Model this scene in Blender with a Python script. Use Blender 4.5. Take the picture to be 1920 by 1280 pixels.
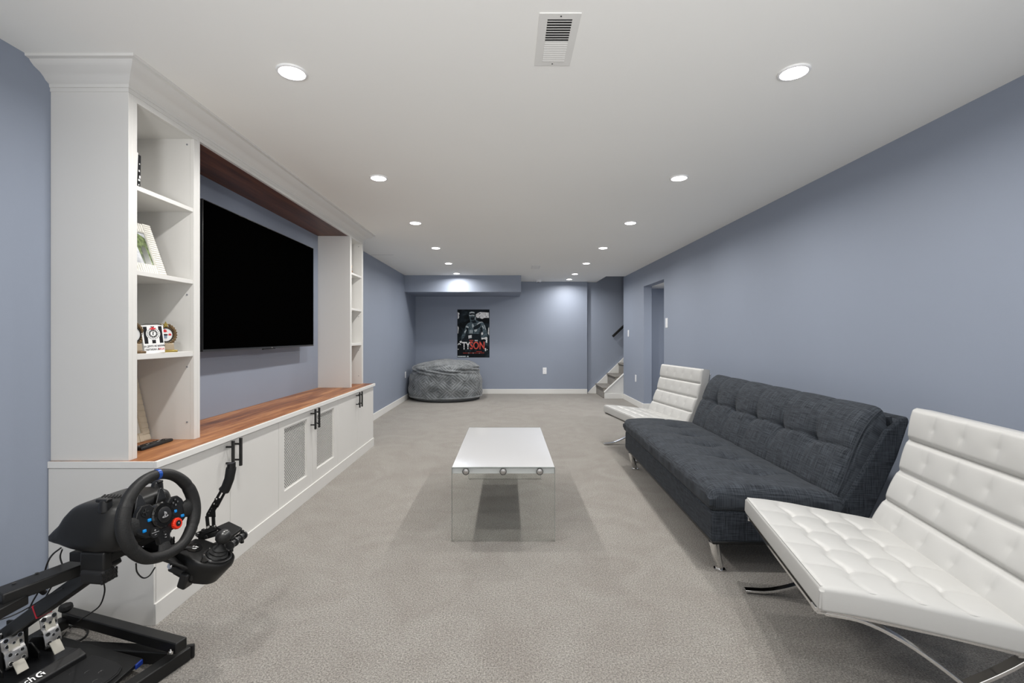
import bpy, math, random
from mathutils import Vector, Matrix
random.seed(7)
for o in list(bpy.data.objects): bpy.data.objects.remove(o)
S = bpy.context.scene
COL = S.collection
pi = math.pi
# ------------------------------------------------------------ camera, world, exposure
H = 1.208; CEIL = 2.328; F = 870.0; CX, CY = 952.0, 629.0
cam_d = bpy.data.cameras.new('camera'); cam = bpy.data.objects.new('camera', cam_d); COL.objects.link(cam)
cam.location = (0, 0, H); cam.rotation_euler = (pi/2, 0, 0)
cam_d.sensor_width = 36; cam_d.lens = F/1920*36; cam_d.clip_start = .02
cam_d.shift_x = 8/1920; cam_d.shift_y = -11/1920
S.camera = cam
w = bpy.data.worlds.new('world'); S.world = w; w.use_nodes = True
w.node_tree.nodes['Background'].inputs[0].default_value = (1, 1, 1, 1)
w.node_tree.nodes['Background'].inputs[1].default_value = 1.0
S.view_settings.view_transform = 'Standard'; S.view_settings.look = 'None'
S.view_settings.gamma = 1; S.view_settings.use_curve_mapping = False
S.view_settings.exposure = 0.17
LAMP_W = 10.8          # watts of each ceiling downlight
LAMP_COL = (1.0, .98, .95)
S.cycles.max_bounces = 10; S.cycles.diffuse_bounces = 6; S.cycles.transparent_max_bounces = 12
S.cycles.caustics_reflective = False; S.cycles.caustics_refractive = False

fl = bpy.data.lights.new('ceiling_fill', 'SPOT'); fl.energy = 340; fl.spot_size = math.radians(80); fl.spot_blend = 1; fl.shadow_soft_size = .3
flo = bpy.data.objects.new('ceiling_fill', fl); COL.objects.link(flo); flo.location = (.15, -1.7, 1.0); flo.rotation_euler = (math.radians(180-59), 0, 0)   # unseen fill spot added behind the camera to brighten the ceiling

# ------------------------------------------------------------ pixel helpers (real coordinates from a known plane)
def Pz(px, py, z):
    Y = (H-z)*F/(py-CY); return Vector(((px-CX)/F*Y, Y, z))
def PY(px, py, Y): return Vector(((px-CX)/F*Y, Y, H-(py-CY)/F*Y))

# ------------------------------------------------------------ materials
def lin(c):
    return tuple((v/255/12.92 if v/255 <= .04045 else ((v/255+.055)/1.055)**2.4) for v in c)
M = {}
def mat(name, col, rough=.5, metal=0, spec=.5, bump=None, vary=None, coat=0, emis=None, sheen=0):
    m = bpy.data.materials.new(name); m.use_nodes = True; nt = m.node_tree; N = nt.nodes; L = nt.links
    b = N['Principled BSDF']
    b.inputs['Base Color'].default_value = (*col, 1); b.inputs['Roughness'].default_value = rough
    b.inputs['Metallic'].default_value = metal; b.inputs['Specular IOR Level'].default_value = spec
    b.inputs['Coat Weight'].default_value = coat
    if spec == 0: b.inputs['IOR'].default_value = 1.0
    b.inputs['Coat Roughness'].default_value = .08
    b.inputs['Sheen Weight'].default_value = sheen
    tc = N.new('ShaderNodeTexCoord')
    if emis:
        b.inputs['Emission Color'].default_value = (*emis[0], 1); b.inputs['Emission Strength'].default_value = emis[1]
    if bump:
        n = N.new('ShaderNodeTexNoise'); n.inputs['Scale'].default_value = bump[0]; n.inputs['Detail'].default_value = 3
        bp = N.new('ShaderNodeBump'); bp.inputs['Strength'].default_value = bump[1]; bp.inputs['Distance'].default_value = bump[2]
        L.new(tc.outputs['Object'], n.inputs['Vector']); L.new(n.outputs['Fac'], bp.inputs['Height']); L.new(bp.outputs['Normal'], b.inputs['Normal'])
    v = vary or (6, .04)
    n = N.new('ShaderNodeTexNoise'); n.inputs['Scale'].default_value = v[0]; n.inputs['Detail'].default_value = 3
    r = N.new('ShaderNodeValToRGB'); r.color_ramp.elements[0].position = .3; r.color_ramp.elements[1].position = .7
    r.color_ramp.elements[0].color = (*[c*(1-v[1]) for c in col], 1); r.color_ramp.elements[1].color = (*[min(1, c*(1+v[1])) for c in col], 1)
    L.new(tc.outputs['Object'], n.inputs['Vector']); L.new(n.outputs['Fac'], r.inputs[0]); L.new(r.outputs[0], b.inputs['Base Color'])
    M[name] = m; return m
mat('wall_paint', (.275, .312, .388), .55, bump=(180, .08, .002), vary=(1.2, .015))
mat('ceiling_paint', (.92, .915, .885), .8, spec=.2, bump=(150, .05, .002), vary=(.8, .01))
mat('trim_white', (.78, .775, .75), .45, vary=(2, .01))
mat('lacquer', (.71, .70, .675), .42, vary=(2, .012), bump=(60, .03, .001))
mat('screen_black', (.0008, .0008, .0008), .6, spec=.0, vary=(2, 0))
mat('gloss_black', (.008, .008, .008), .12)
mat('black_plastic', (.008, .008, .008), .38, spec=.35, bump=(400, .12, .0005))
mat('satin_black', (.010, .010, .0105), .32, spec=.4, vary=(5, .1))
mat('black_steel', (.010, .010, .010), .42, metal=0, spec=.35, vary=(12, .15))
mat('black_handle', (.008, .008, .008), .35)
mat('black_leather', (.012, .012, .012), .5, spec=.35, bump=(260, .5, .0015))
mat('rubber', (.009, .009, .0095), .6, spec=.35)
mat('chrome', (.80, .80, .80), .09, metal=1, vary=(3, .01))
mat('brushed', (.50, .49, .48), .36, metal=1, vary=(30, .08), bump=(90, .05, .001))
mat('brushed_dark', (.09, .09, .09), .3, metal=.8)
mat('cable_black', (.01, .01, .01), .45)
mat('beige_metal', (.46, .44, .38), .45)
mat('blue_plastic', (.0, .22, .62), .3, vary=(5, .02))
mat('blue_band', (.005, .06, .32), .3)
mat('blue_tape', (.01, .04, .3), .5)
mat('red_plastic', (.75, .035, .012), .3)
mat('red_tape', (.6, .01, .03), .5)
mat('table_white', (.70, .70, .705), .08, spec=.5, coat=.4, vary=(2, .004))
mat('leather_white', (.50, .497, .482), .42, bump=(320, .12, .001), vary=(4, .012))
mat('plate_white', (.85, .86, .88), .3, vary=(2, .005))
mat('plate_slot', (.25, .26, .28), .5)
mat('vent_dark', (.03, .03, .03), .8)
mat('bronze', (.20, .13, .065), .38, metal=.7, bump=(120, .4, .003), vary=(40, .3))
mat('gold', (.65, .47, .12), .3, metal=.8)
mat('plaque', (.52, .42, .30), .4, metal=.3)
mat('paper_white', (.82, .82, .81), .4, vary=(3, .005))
mat('print_black', (.015, .015, .017), .6, spec=.15)
mat('print_red', (.62, .02, .03), .4)
mat('print_grey', (.25, .26, .27), .4)
mat('mark_white', (.85, .85, .85), .4, vary=(3, 0))
mat('mark_grey', (.35, .35, .36), .4)
mat('frame_cream', (.74, .72, .66), .6, bump=(40, .3, .003), vary=(25, .06))
mat('photo_dark', (.06, .07, .05), .25)
mat('frame_wood', (.62, .55, .43), .65, bump=(30, .3, .003), vary=(14, .09))
mat('photo_sky', (.55, .57, .6), .2, vary=(30, .4)); mat('photo_green', (.12, .16, .06), .2, vary=(60, .6))
mat('brown_figure', (.25, .13, .07), .5)
mat('skin_tan', (.55, .36, .24), .5)
mat('blue_cloth', (.25, .32, .42), .5)
mat('bag_base', (.12, .13, .14), .9, bump=(60, .5, .01))

def nodemat(name):
    m = bpy.data.materials.new(name); m.use_nodes = True; M[name] = m
    return m, m.node_tree.nodes, m.node_tree.links, m.node_tree.nodes['Principled BSDF']
def ramp(N, stops):
    r = N.new('ShaderNodeValToRGB'); e = r.color_ramp.elements
    while len(e) < len(stops): e.new(.5)
    for k, (p, c) in enumerate(stops): e[k].position = p; e[k].color = (*c, 1)
    return r
# carpet
def carpet_material(name, tint=1.0):
    m, N, L, b = nodemat(name); b.inputs['Roughness'].default_value = .95; b.inputs['Specular IOR Level'].default_value = .1
    b.inputs['Sheen Weight'].default_value = .25
    tc = N.new('ShaderNodeTexCoord')
    n1 = N.new('ShaderNodeTexNoise'); n1.inputs['Scale'].default_value = 150; n1.inputs['Detail'].default_value = 5; n1.inputs['Roughness'].default_value = .9
    n2 = N.new('ShaderNodeTexNoise'); n2.inputs['Scale'].default_value = 3.2; n2.inputs['Detail'].default_value = 5; n2.inputs['Distortion'].default_value = 1.5
    n3 = N.new('ShaderNodeTexVoronoi'); n3.inputs['Scale'].default_value = 160
    r1 = ramp(N, [(.38, tuple(c*tint for c in (.105, .095, .082))), (.5, tuple(c*tint for c in (.31, .29, .262))), (.61, tuple(c*tint for c in (.56, .53, .485)))])
    r2 = ramp(N, [(.32, (.91, .885, .87)), (.68, (1.06, 1.06, 1.055))])
    mx = N.new('ShaderNodeMix'); mx.data_type = 'RGBA'; mx.blend_type = 'MULTIPLY'; mx.inputs[0].default_value = 1
    for n in (n1, n2, n3): L.new(tc.outputs['Object'], n.inputs['Vector'])
    L.new(n1.outputs['Fac'], r1.inputs[0]); L.new(n2.outputs['Fac'], r2.inputs[0])
    L.new(r1.outputs[0], mx.inputs[6]); L.new(r2.outputs[0], mx.inputs[7]); L.new(mx.outputs[2], b.inputs['Base Color'])
    bp = N.new('ShaderNodeBump'); bp.inputs['Strength'].default_value = .8; bp.inputs['Distance'].default_value = .006
    ad = N.new('ShaderNodeMath'); ad.operation = 'SUBTRACT'; L.new(n1.outputs['Fac'], ad.inputs[0]); L.new(n3.outputs['Distance'], ad.inputs[1])
    L.new(ad.outputs[0], bp.inputs['Height']); L.new(bp.outputs['Normal'], b.inputs['Normal'])
carpet_material('carpet'); carpet_material('stair_carpet', .85)
# wood (grain along Y)
def wood_material(name, cols, rough, scale=(16, 1.1, 16)):
    m, N, L, b = nodemat(name); b.inputs['Roughness'].default_value = rough
    tc = N.new('ShaderNodeTexCoord'); mp = N.new('ShaderNodeMapping'); mp.inputs['Scale'].default_value = scale
    n1 = N.new('ShaderNodeTexNoise'); n1.inputs['Scale'].default_value = 1; n1.inputs['Detail'].default_value = 6; n1.inputs['Distortion'].default_value = .8
    n2 = N.new('ShaderNodeTexNoise'); n2.inputs['Scale'].default_value = 7; n2.inputs['Detail'].default_value = 4
    L.new(tc.outputs['Object'], mp.inputs[0]); L.new(mp.outputs[0], n1.inputs[0]); L.new(mp.outputs[0], n2.inputs[0])
    b.inputs['Specular IOR Level'].default_value = .35; r = ramp(N, [(.34, cols[0]), (.5, cols[1]), (.64, cols[2])])
    mxf = N.new('ShaderNodeMix'); mxf.inputs[0].default_value = .3; L.new(n1.outputs['Fac'], mxf.inputs[2]); L.new(n2.outputs['Fac'], mxf.inputs[3])
    L.new(mxf.outputs[0], r.inputs[0]); L.new(r.outputs[0], b.inputs['Base Color'])
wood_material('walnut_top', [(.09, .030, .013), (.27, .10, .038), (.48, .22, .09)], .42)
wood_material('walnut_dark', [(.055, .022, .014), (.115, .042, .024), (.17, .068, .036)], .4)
# woven charcoal fabric
def fabric_material(name, c0, c1, out='UV', scs=((10, 280, 1), (280, 10, 1))):
    m, N, L, b = nodemat(name); b.inputs['Roughness'].default_value = .9; b.inputs['Specular IOR Level'].default_value = .2; b.inputs['Sheen Weight'].default_value = .03
    tc = N.new('ShaderNodeTexCoord'); outs = []
    for sc in scs:
        mp = N.new('ShaderNodeMapping'); mp.inputs['Scale'].default_value = sc
        n = N.new('ShaderNodeTexNoise'); n.inputs['Scale'].default_value = 1; n.inputs['Detail'].default_value = 3
        L.new(tc.outputs[out], mp.inputs[0]); L.new(mp.outputs[0], n.inputs[0]); outs.append(n)
    a = N.new('ShaderNodeMath'); a.operation = 'ADD'; L.new(outs[0].outputs['Fac'], a.inputs[0]); L.new(outs[1].outputs['Fac'], a.inputs[1])
    h = N.new('ShaderNodeMath'); h.operation = 'MULTIPLY'; h.inputs[1].default_value = .5; L.new(a.outputs[0], h.inputs[0])
    r = ramp(N, [(.39, c0), (.61, c1)]); L.new(h.outputs[0], r.inputs[0]); L.new(r.outputs[0], b.inputs['Base Color'])
    bp = N.new('ShaderNodeBump'); bp.inputs['Strength'].default_value = .2; bp.inputs['Distance'].default_value = .001
    L.new(h.outputs[0], bp.inputs['Height']); L.new(bp.outputs['Normal'], b.inputs['Normal'])
fabric_material('charcoal_fabric', (.013, .0155, .020), (.058, .067, .080))
fabric_material('charcoal_base', (.011, .013, .017), (.045, .053, .065), 'Object', ((12, 12, 280), (280, 280, 12)))
# plush
m, N, L, b = nodemat('plush'); b.inputs['Roughness'].default_value = .9; b.inputs['Sheen Weight'].default_value = .6; b.inputs['Sheen Roughness'].default_value = .4
tc = N.new('ShaderNodeTexCoord'); n = N.new('ShaderNodeTexNoise'); n.inputs['Scale'].default_value = 9; n.inputs['Detail'].default_value = 6
r = ramp(N, [(.3, (.11, .12, .125)), (.7, (.26, .275, .285))]); L.new(tc.outputs['Object'], n.inputs[0]); L.new(n.outputs['Fac'], r.inputs[0]); L.new(r.outputs[0], b.inputs['Base Color'])
n2 = N.new('ShaderNodeTexNoise'); n2.inputs['Scale'].default_value = 120; bp = N.new('ShaderNodeBump'); bp.inputs['Strength'].default_value = .5; bp.inputs['Distance'].default_value = .006
L.new(tc.outputs['Object'], n2.inputs[0]); L.new(n2.outputs['Fac'], bp.inputs['Height']); L.new(bp.outputs['Normal'], b.inputs['Normal'])
# clear sheet (thin architectural glass)
m = bpy.data.materials.new('clear_glass'); m.use_nodes = True; M['clear_glass'] = m; N = m.node_tree.nodes; L = m.node_tree.links
N.remove(N['Principled BSDF']); out = N['Material Output']
tr = N.new('ShaderNodeBsdfTransparent'); tr.inputs[0].default_value = (.975, .985, .98, 1)
gl = N.new('ShaderNodeBsdfGlossy'); gl.inputs['Roughness'].default_value = .01
fr = N.new('ShaderNodeFresnel'); fr.inputs[0].default_value = 1.45; mx = N.new('ShaderNodeMixShader')
mu = N.new('ShaderNodeMath'); mu.operation = 'MULTIPLY'; mu.inputs[1].default_value = .3; L.new(fr.outputs[0], mu.inputs[0])
L.new(mu.outputs[0], mx.inputs[0]); L.new(tr.outputs[0], mx.inputs[1]); L.new(gl.outputs[0], mx.inputs[2]); L.new(mx.outputs[0], out.inputs[0])
mat('glass_edge', (.22, .25, .235), .3)
mat('interior_shade', (.035, .035, .035), .6)  # near-black body colour stands in for shade behind the perforated doors
mat('lamp_lens', (.9, .9, .9), .5, emis=((1, .99, .97), 12.0))
# poster print backdrop
m, N, L, b = nodemat('poster_print'); b.inputs['Roughness'].default_value = .6; b.inputs['Specular IOR Level'].default_value = .12
tc = N.new('ShaderNodeTexCoord'); n = N.new('ShaderNodeTexNoise'); n.inputs['Scale'].default_value = 4.5; n.inputs['Detail'].default_value = 5; n.inputs['Distortion'].default_value = 1
r = ramp(N, [(.45, (.004, .006, .008)), (.62, (.02, .03, .038)), (.8, (.12, .15, .16))])
L.new(tc.outputs['Object'], n.inputs[0]); L.new(n.outputs['Fac'], r.inputs[0]); L.new(r.outputs[0], b.inputs['Base Color'])
mat('tone_mid', (.085, .12, .14), .6, spec=.15, vary=(40, .6)); mat('tone_light', (.5, .56, .58), .35, vary=(60, .2)); mat('tone_dark', (.012, .018, .024), .6, spec=.15, vary=(40, .4))
mat('tone_white', (.8, .8, .81), .35, vary=(30, .3)); mat('poster_red', (.7, .045, .02), .35)

# ------------------------------------------------------------ mesh builder
class MB:
    def __init__(s): s.v = []; s.f = []; s.m = []
    def add(s, vs, fs, mi=0):
        o = len(s.v); s.v += [tuple(p) for p in vs]; s.f += [tuple(i+o for i in q) for q in fs]; s.m += [mi]*len(fs)
    def box(s, a, b, mi=0, M4=None):
        x0, y0, z0 = a; x1, y1, z1 = b
        vs = [Vector(p) for p in ((x0,y0,z0),(x1,y0,z0),(x1,y1,z0),(x0,y1,z0),(x0,y0,z1),(x1,y0,z1),(x1,y1,z1),(x0,y1,z1))]
        if M4 is not None: vs = [M4 @ p for p in vs]
        s.add(vs, [(0,3,2,1),(4,5,6,7),(0,1,5,4),(1,2,6,5),(2,3,7,6),(3,0,4,7)], mi)
    def rings(s, rings, cap=True, mi=0, closed=False):
        n = len(rings[0]); vs = [p for r in rings for p in r]; fs = []
        K = len(rings)
        for k in range(K if closed else K-1):
            for i in range(n):
                a = k*n+i; b_ = k*n+(i+1) % n; c = ((k+1) % K)*n+(i+1) % n; d = ((k+1) % K)*n+i
                fs.append((a, b_, c, d))
        if cap and not closed: fs.append(tuple(range(n-1, -1, -1))); fs.append(tuple((K-1)*n+i for i in range(n)))
        s.add(vs, fs, mi)
    def tube(s, pts, r, n=10, mi=0, cap=True, flat=None, up=None):
        pts = [Vector(p) for p in pts]; rs = r if isinstance(r, (list, tuple)) else [r]*len(pts); R = []
        prev = None
        for k, p in enumerate(pts):
            t = (pts[min(k+1, len(pts)-1)]-pts[max(k-1, 0)]).normalized()
            if prev is None:
                u = Vector(up) if up else (Vector((0, 0, 1)) if abs(t.z) < .9 else Vector((1, 0, 0)))
            else: u = prev
            u = (u-t*u.dot(t)).normalized(); v = t.cross(u); prev = u
            if flat:   # rectangular section: flat=(width along v, thickness along u)
                a, c = flat; R.append([p+v*a/2*i+u*c/2*j for i, j in ((1, 1), (-1, 1), (-1, -1), (1, -1))])
            else: R.append([p+(u*math.cos(q)+v*math.sin(q))*rs[k] for q in [2*pi*i/n for i in range(n)]])
        s.rings(R, cap, mi)
    def cyl(s, c, axis, r, h, n=16, mi=0, r2=None):
        c = Vector(c); axis = Vector(axis).normalized(); s.tube([c, c+axis*h], [r, r if r2 is None else r2], n, mi)
    def prism(s, poly, fn, d0, d1, mi=0):
        n = len(poly); vs = [fn(a, b, d0) for a, b in poly]+[fn(a, b, d1) for a, b in poly]
        fs = [tuple(range(n-1, -1, -1)), tuple(range(n, 2*n))]+[(i, (i+1) % n, n+(i+1) % n, n+i) for i in range(n)]
        s.add(vs, fs, mi)
    def sphere(s, c, r, n=14, k=8, mi=0, sc=(1, 1, 1), M4=None):
        R = []
        for j in range(k+1):
            a = -pi/2+pi*j/k; rr = max(math.cos(a), .02)
            ring = [Vector((rr*math.cos(2*pi*i/n)*r*sc[0], rr*math.sin(2*pi*i/n)*r*sc[1], math.sin(a)*r*sc[2])) for i in range(n)]
            if M4 is not None: ring = [M4 @ p for p in ring]
            R.append([p+Vector(c) for p in ring])
        s.rings(R, True, mi)
    def obj(s, name, mats, parent=None, smooth=40, bevel=0, seg=2, origin=None, M4=None):
        if M4 is not None: s.v = [tuple(M4 @ Vector(p)) for p in s.v]
        me = bpy.data.meshes.new(name); v = s.v
        if origin is not None: v = [tuple(Vector(p)-Vector(origin)) for p in v]
        me.from_pydata(v, [], s.f); 
        for mn in (mats if isinstance(mats, (list, tuple)) else [mats]): me.materials.append(M[mn])
        me.polygons.foreach_set('material_index', s.m)
        if smooth: me.polygons.foreach_set('use_smooth', [True]*len(me.polygons)); me.set_sharp_from_angle(angle=math.radians(smooth))
        import bmesh
        bm = bmesh.new(); bm.from_mesh(me); bmesh.ops.recalc_face_normals(bm, faces=bm.faces); bm.to_mesh(me); bm.free()
        me.update()
        o = bpy.data.objects.new(name, me); COL.objects.link(o)
        if origin is not None: o.location = origin
        if parent: o.parent = parent
        if bevel:
            md = o.modifiers.new('bevel', 'BEVEL'); md.width = bevel; md.segments = seg; md.limit_method = 'ANGLE'; md.angle_limit = math.radians(35)
            md.harden_normals = False
        return o
def tag(o, label, cat, group=None, kind=None):
    o['label'] = label; o['category'] = cat
    if group: o['group'] = group
    if kind: o['kind'] = kind
    return o
def thing(name, label, cat, loc=(0, 0, 0), rz=0, group=None):
    o = bpy.data.objects.new(name, None); COL.objects.link(o); o.location = loc; o.rotation_euler = (0, 0, rz); o.empty_display_size = .05
    return tag(o, label, cat, group)
def local(o): # offset matrix so that world-coordinate meshes can be parented to an Empty at loc (no rotation)
    return Matrix.Translation(-Vector(o.location))
def part(mb, name, mats, parent, **k):   # mesh given in world coordinates, parented to unrotated thing
    return mb.obj(name, mats, parent, M4=local(parent), **k)
def bx(a, b): m_ = MB(); m_.box(a, b); return m_
def struct(name, mb, mats, label=None, **k):
    o = mb.obj(name, mats, **k); o['kind'] = 'structure'
    if label: o['label'] = label
    return o
def text(name, body, mname, size, mw, parent=None, ext=.0003, align='CENTER', sx=1, bold=0):
    c = bpy.data.curves.new(name, 'FONT'); c.body = body; c.size = size; c.extrude = ext; c.align_x = align; c.align_y = 'CENTER'; c.offset = bold; c.resolution_u = 3
    tmp = bpy.data.objects.new('tmp_text', c); me = bpy.data.meshes.new_from_object(tmp); bpy.data.objects.remove(tmp); me.name = name
    me.materials.clear(); me.materials.append(M[mname]); me.transform(mw @ Matrix.Diagonal((sx, 1, 1, 1)))
    o = bpy.data.objects.new(name, me); COL.objects.link(o); o['kind'] = 'stuff'
    if parent: o.parent = parent
    return o
def frame_of(o, xd, yd, zd): # matrix from axes
    m4 = Matrix.Identity(4)
    for i in range(3): m4[i][0] = xd[i]; m4[i][1] = yd[i]; m4[i][2] = zd[i]; m4[i][3] = o[i]
    return m4

# ------------------------------------------------------------ room shell
XL, XR, YF, YB = -1.915, 2.218, 9.64, -1.9
DY0, DY1, DZ = 6.586, 7.57, 2.01          # doorway in the right wall
struct('floor', bx((XL-.15, YB, -.1), (4.6, 9.9, 0)), 'carpet', 'beige grey cut pile carpet covering the whole floor')
mb = MB()
for a, b in (((XL-.15, YB), (1.86, 9.74)), ((1.86, YB), (XR+.13, 8.78))): mb.box((*a, CEIL), (*b, CEIL+.2))
struct('ceiling', mb, 'ceiling_paint', 'flat off-white ceiling with recessed downlights')
struct('wall_left', bx((XL-.15, YB, 0), (XL, 9.74, CEIL)), 'wall_paint', 'blue grey painted wall behind the built-in media unit')
mb = MB(); mb.box((XR, YB, 0), (XR+.13, DY0, CEIL)); mb.box((XR, DY1, 0), (XR+.13, 8.89, CEIL)); mb.box((XR, DY0, DZ), (XR+.13, DY1, CEIL))
struct('wall_right', mb, 'wall_paint', 'blue grey painted wall with a doorway behind the sofa')
struct('wall_far', bx((XL, YF, 0), (1.65, YF+.1, CEIL)), 'wall_paint', 'blue grey far wall carrying the poster')
struct('wall_bulkhead', bx((XL, 8.62, 2.02), (.248, YF, CEIL)), 'wall_paint', 'blue grey boxed bulkhead under the ceiling above the poster')
mb = MB(); mb.box((1.5, 9.741, 0), (4.6, 9.86, 4.2)); mb.box((XR+.131, 8.78, 0), (4.6, 8.89, 4.2)); mb.box((4.5, 8.89, 0), (4.6, 9.741, 4.2))
struct('wall_stairwell', mb, 'wall_paint', 'blue grey wall beside the carpeted stairs')
struct('ceiling_stairwell', bx((1.86, 8.78, 4.2), (4.6, 9.86, 4.3)), 'ceiling_paint')
mb = MB(); mb.box((XR+.13, 7.9, 0), (3.6, 8.0, 2.06)); mb.box((3.6, 5.4, 0), (3.7, 8.0, 2.06)); mb.box((XR+.13, 5.3, 0), (3.7, 5.4, 2.06))
struct('wall_hallway', mb, 'wall_paint', 'blue grey wall seen through the doorway')
struct('ceiling_hallway', bx((XR+.131, 5.4, 2.01), (3.6, 7.9, 2.05)), 'ceiling_paint')
mb = MB(); mb.box((1.80, 8.66, CEIL+.2), (4.6, 8.78, 4.2)); mb.box((1.74, 8.78, CEIL+.2), (1.86, 9.74, 4.2))
struct('wall_stairwell_upper', mb, 'wall_paint')
struct('wall_back', bx((XL-.15, YB-.12, 0), (XR+.13, YB, .0005)), 'trim_white')
# baseboards
def board(name, a, b, label):
    return struct(name, bx(a, b), 'trim_white', label, bevel=.004)
board('baseboard_left', (XL, 5.112, 0), (XL+.015, YF, .1), 'white baseboard along the left wall beyond the media unit')
board('baseboard_front_left', (XL, YB, 0), (XL+.015, 1.93, .1), 'white baseboard on the left wall behind the racing stand')
board('baseboard_far', (XL+.015, YF-.015, 0), (1.65, YF, .1), 'white baseboard along the far wall')
board('baseboard_right', (XR-.015, YB, 0), (XR, DY0, .1), 'white baseboard on the right wall behind the sofa')
mb = MB(); mb.box((XR-.015, DY1-.015, 0), (XR, 8.89, .1)); mb.box((XR, DY1-.015, 0), (XR+.13, DY1, .1))
struct('baseboard_doorway', mb, 'trim_white', 'white baseboard wrapping the wall end beside the doorway', bevel=.003)
board('baseboard_hallway', (XR+.131, 7.885, 0), (3.6, 7.9, .1), 'white baseboard seen through the doorway')

# ------------------------------------------------------------ stairs
stair = thing('staircase', 'carpeted stairs with white stringers climbing to the right behind the right wall', 'stairs', (1.86, 9.3, 0))
RZ, RN, X0 = .215, .235, 1.845
for k in range(9):
    x = X0+k*RN; z = RZ*(k+1)
    mb = MB(); mb.box((x, 8.94, max(0, z-RZ-.02)), (x+RN+.03, 9.685, z-.03)); mb.box((x-.022, 8.94, z-.03), (x+RN+.02, 9.685, z))
    part(mb, 'step', 'stair_carpet', stair, bevel=.012, seg=3)
SL = RZ/RN
mb = MB(); xe = 3.9
mb.prism([(1.665, 0), (1.665, .012), (xe, .012+(xe-1.665)*SL*1.06), (xe, 0)], lambda a, b, d: (a, d, b), 9.69, 9.74)
part(mb, 'wall_stringer', 'trim_white', stair, bevel=.004)
mb = MB(); mb.prism([(1.856, 0), (1.856, .118), (2.6, .118+(2.6-1.856)*SL*1.02), (2.6, 0)], lambda a, b, d: (a, d, b), 8.892, 8.93)
part(mb, 'front_stringer', 'trim_white', stair, bevel=.003)
mb = MB(); mb.prism([(1.850, .112), (1.850, .135), (2.62, .135+(2.62-1.850)*SL*1.02), (2.62, .112+(2.62-1.850)*SL*1.02)], lambda a, b, d: (a, d, b), 8.872, 8.936)
part(mb, 'stringer_cap', 'trim_white', stair, bevel=.003)
mb = MB(); mb.box((1.854, 8.877, 0), (XR, 8.892, .1)); part(mb, 'skirting', 'trim_white', stair, bevel=.003)
rail = thing('handrail', 'black handrail fixed to the wall above the stairs', 'handrail', (2.2, 9.66, 1.2))
mb = MB(); mb.tube([(2.185, 9.66, 1.19), (3.8, 9.66, 1.19+1.615*.95)], 0, flat=(.035, .05)); part(mb, 'rail', 'black_steel', rail, bevel=.005)
mb = MB(); mb.cyl((2.5, 9.66, 1.47), (0, 1, 0), .01, .08); part(mb, 'bracket', 'black_steel', rail)

# ------------------------------------------------------------ ceiling fittings
lights = [(-.916, y) for y in (.67, 1.97, 3.29, 4.60, 5.91, 7.17, 8.33)]+[(1.215, y) for y in (.67, 1.97, 3.29, 4.60, 5.91, 7.17, 8.40, 9.19)]+[(-.916, -.63), (1.215, -.63)]
ordn = ['nearest', 'second', 'third', 'fourth', 'fifth', 'sixth', 'seventh', 'eighth']
lens_me = frame_me = None
for x, y in lights:
    side = 'left' if x < 0 else 'right'; vis = y > 1.5
    row = sorted(q for p, q in lights if (p < 0) == (x < 0) and q > 1.5)
    lab = ('round white recessed downlight, %s from the camera in the %s row' % (ordn[row.index(y)], side)) if vis else 'round white recessed downlight at the %s end of the %s row, out of the frame' % ('rear' if y < 0 else 'near', side)
    t = thing('recessed_light', lab, 'ceiling light', (x, y, CEIL), 0, 'recessed downlights in two rows')
    if lens_me is None:
        mb = MB(); R = []
        for rr, zz in ((.052, 0), (.062, 0), (.0625, -.004), (.060, -.007), (.053, -.008), (.052, -.006)):
            R.append([(rr*math.cos(2*pi*i/40), rr*math.sin(2*pi*i/40), zz) for i in range(40)])
        mb.rings(R, cap=False); f = mb.obj('trim_ring', 'mark_white', t); frame_me = f.data
        mb = MB(); mb.rings([[(rr*math.cos(2*pi*i/32), rr*math.sin(2*pi*i/32), zz) for i in range(32)] for rr, zz in ((.0515, -.001), (.0515, -.007), (.045, -.0105), (.02, -.0125))])
        g = mb.obj('lens', 'lamp_lens', t); lens_me = g.data
    else:
        for nm, me in (('trim_ring', frame_me), ('lens', lens_me)):
            q = bpy.data.objects.new(nm, me); COL.objects.link(q); q.parent = t
    ld = bpy.data.lights.new('downlight', 'AREA'); ld.shape = 'DISK'; ld.size = .085; ld.energy = LAMP_W; ld.color = LAMP_COL; ld.spread = math.radians(166)
    lo = bpy.data.objects.new('downlight', ld); COL.objects.link(lo); lo.location = (0, 0, -.014); lo.parent = t
hall_fill = thing('recessed_light', 'round white recessed downlight added out of sight to brighten the hallway', 'ceiling light', (2.95, 6.4, 2.008), 0, 'recessed downlights in two rows')  # extra fill lamp, unseen, added because the hallway came out dark
for nm, me in (('trim_ring', frame_me), ('lens', lens_me)):
    q = bpy.data.objects.new(nm, me); COL.objects.link(q); q.parent = hall_fill
ld = bpy.data.lights.new('downlight', 'AREA'); ld.shape = 'DISK'; ld.size = .085; ld.energy = 16; ld.spread = pi
lo = bpy.data.objects.new('downlight', ld); COL.objects.link(lo); lo.location = (0, 0, -.014); lo.parent = hall_fill
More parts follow.
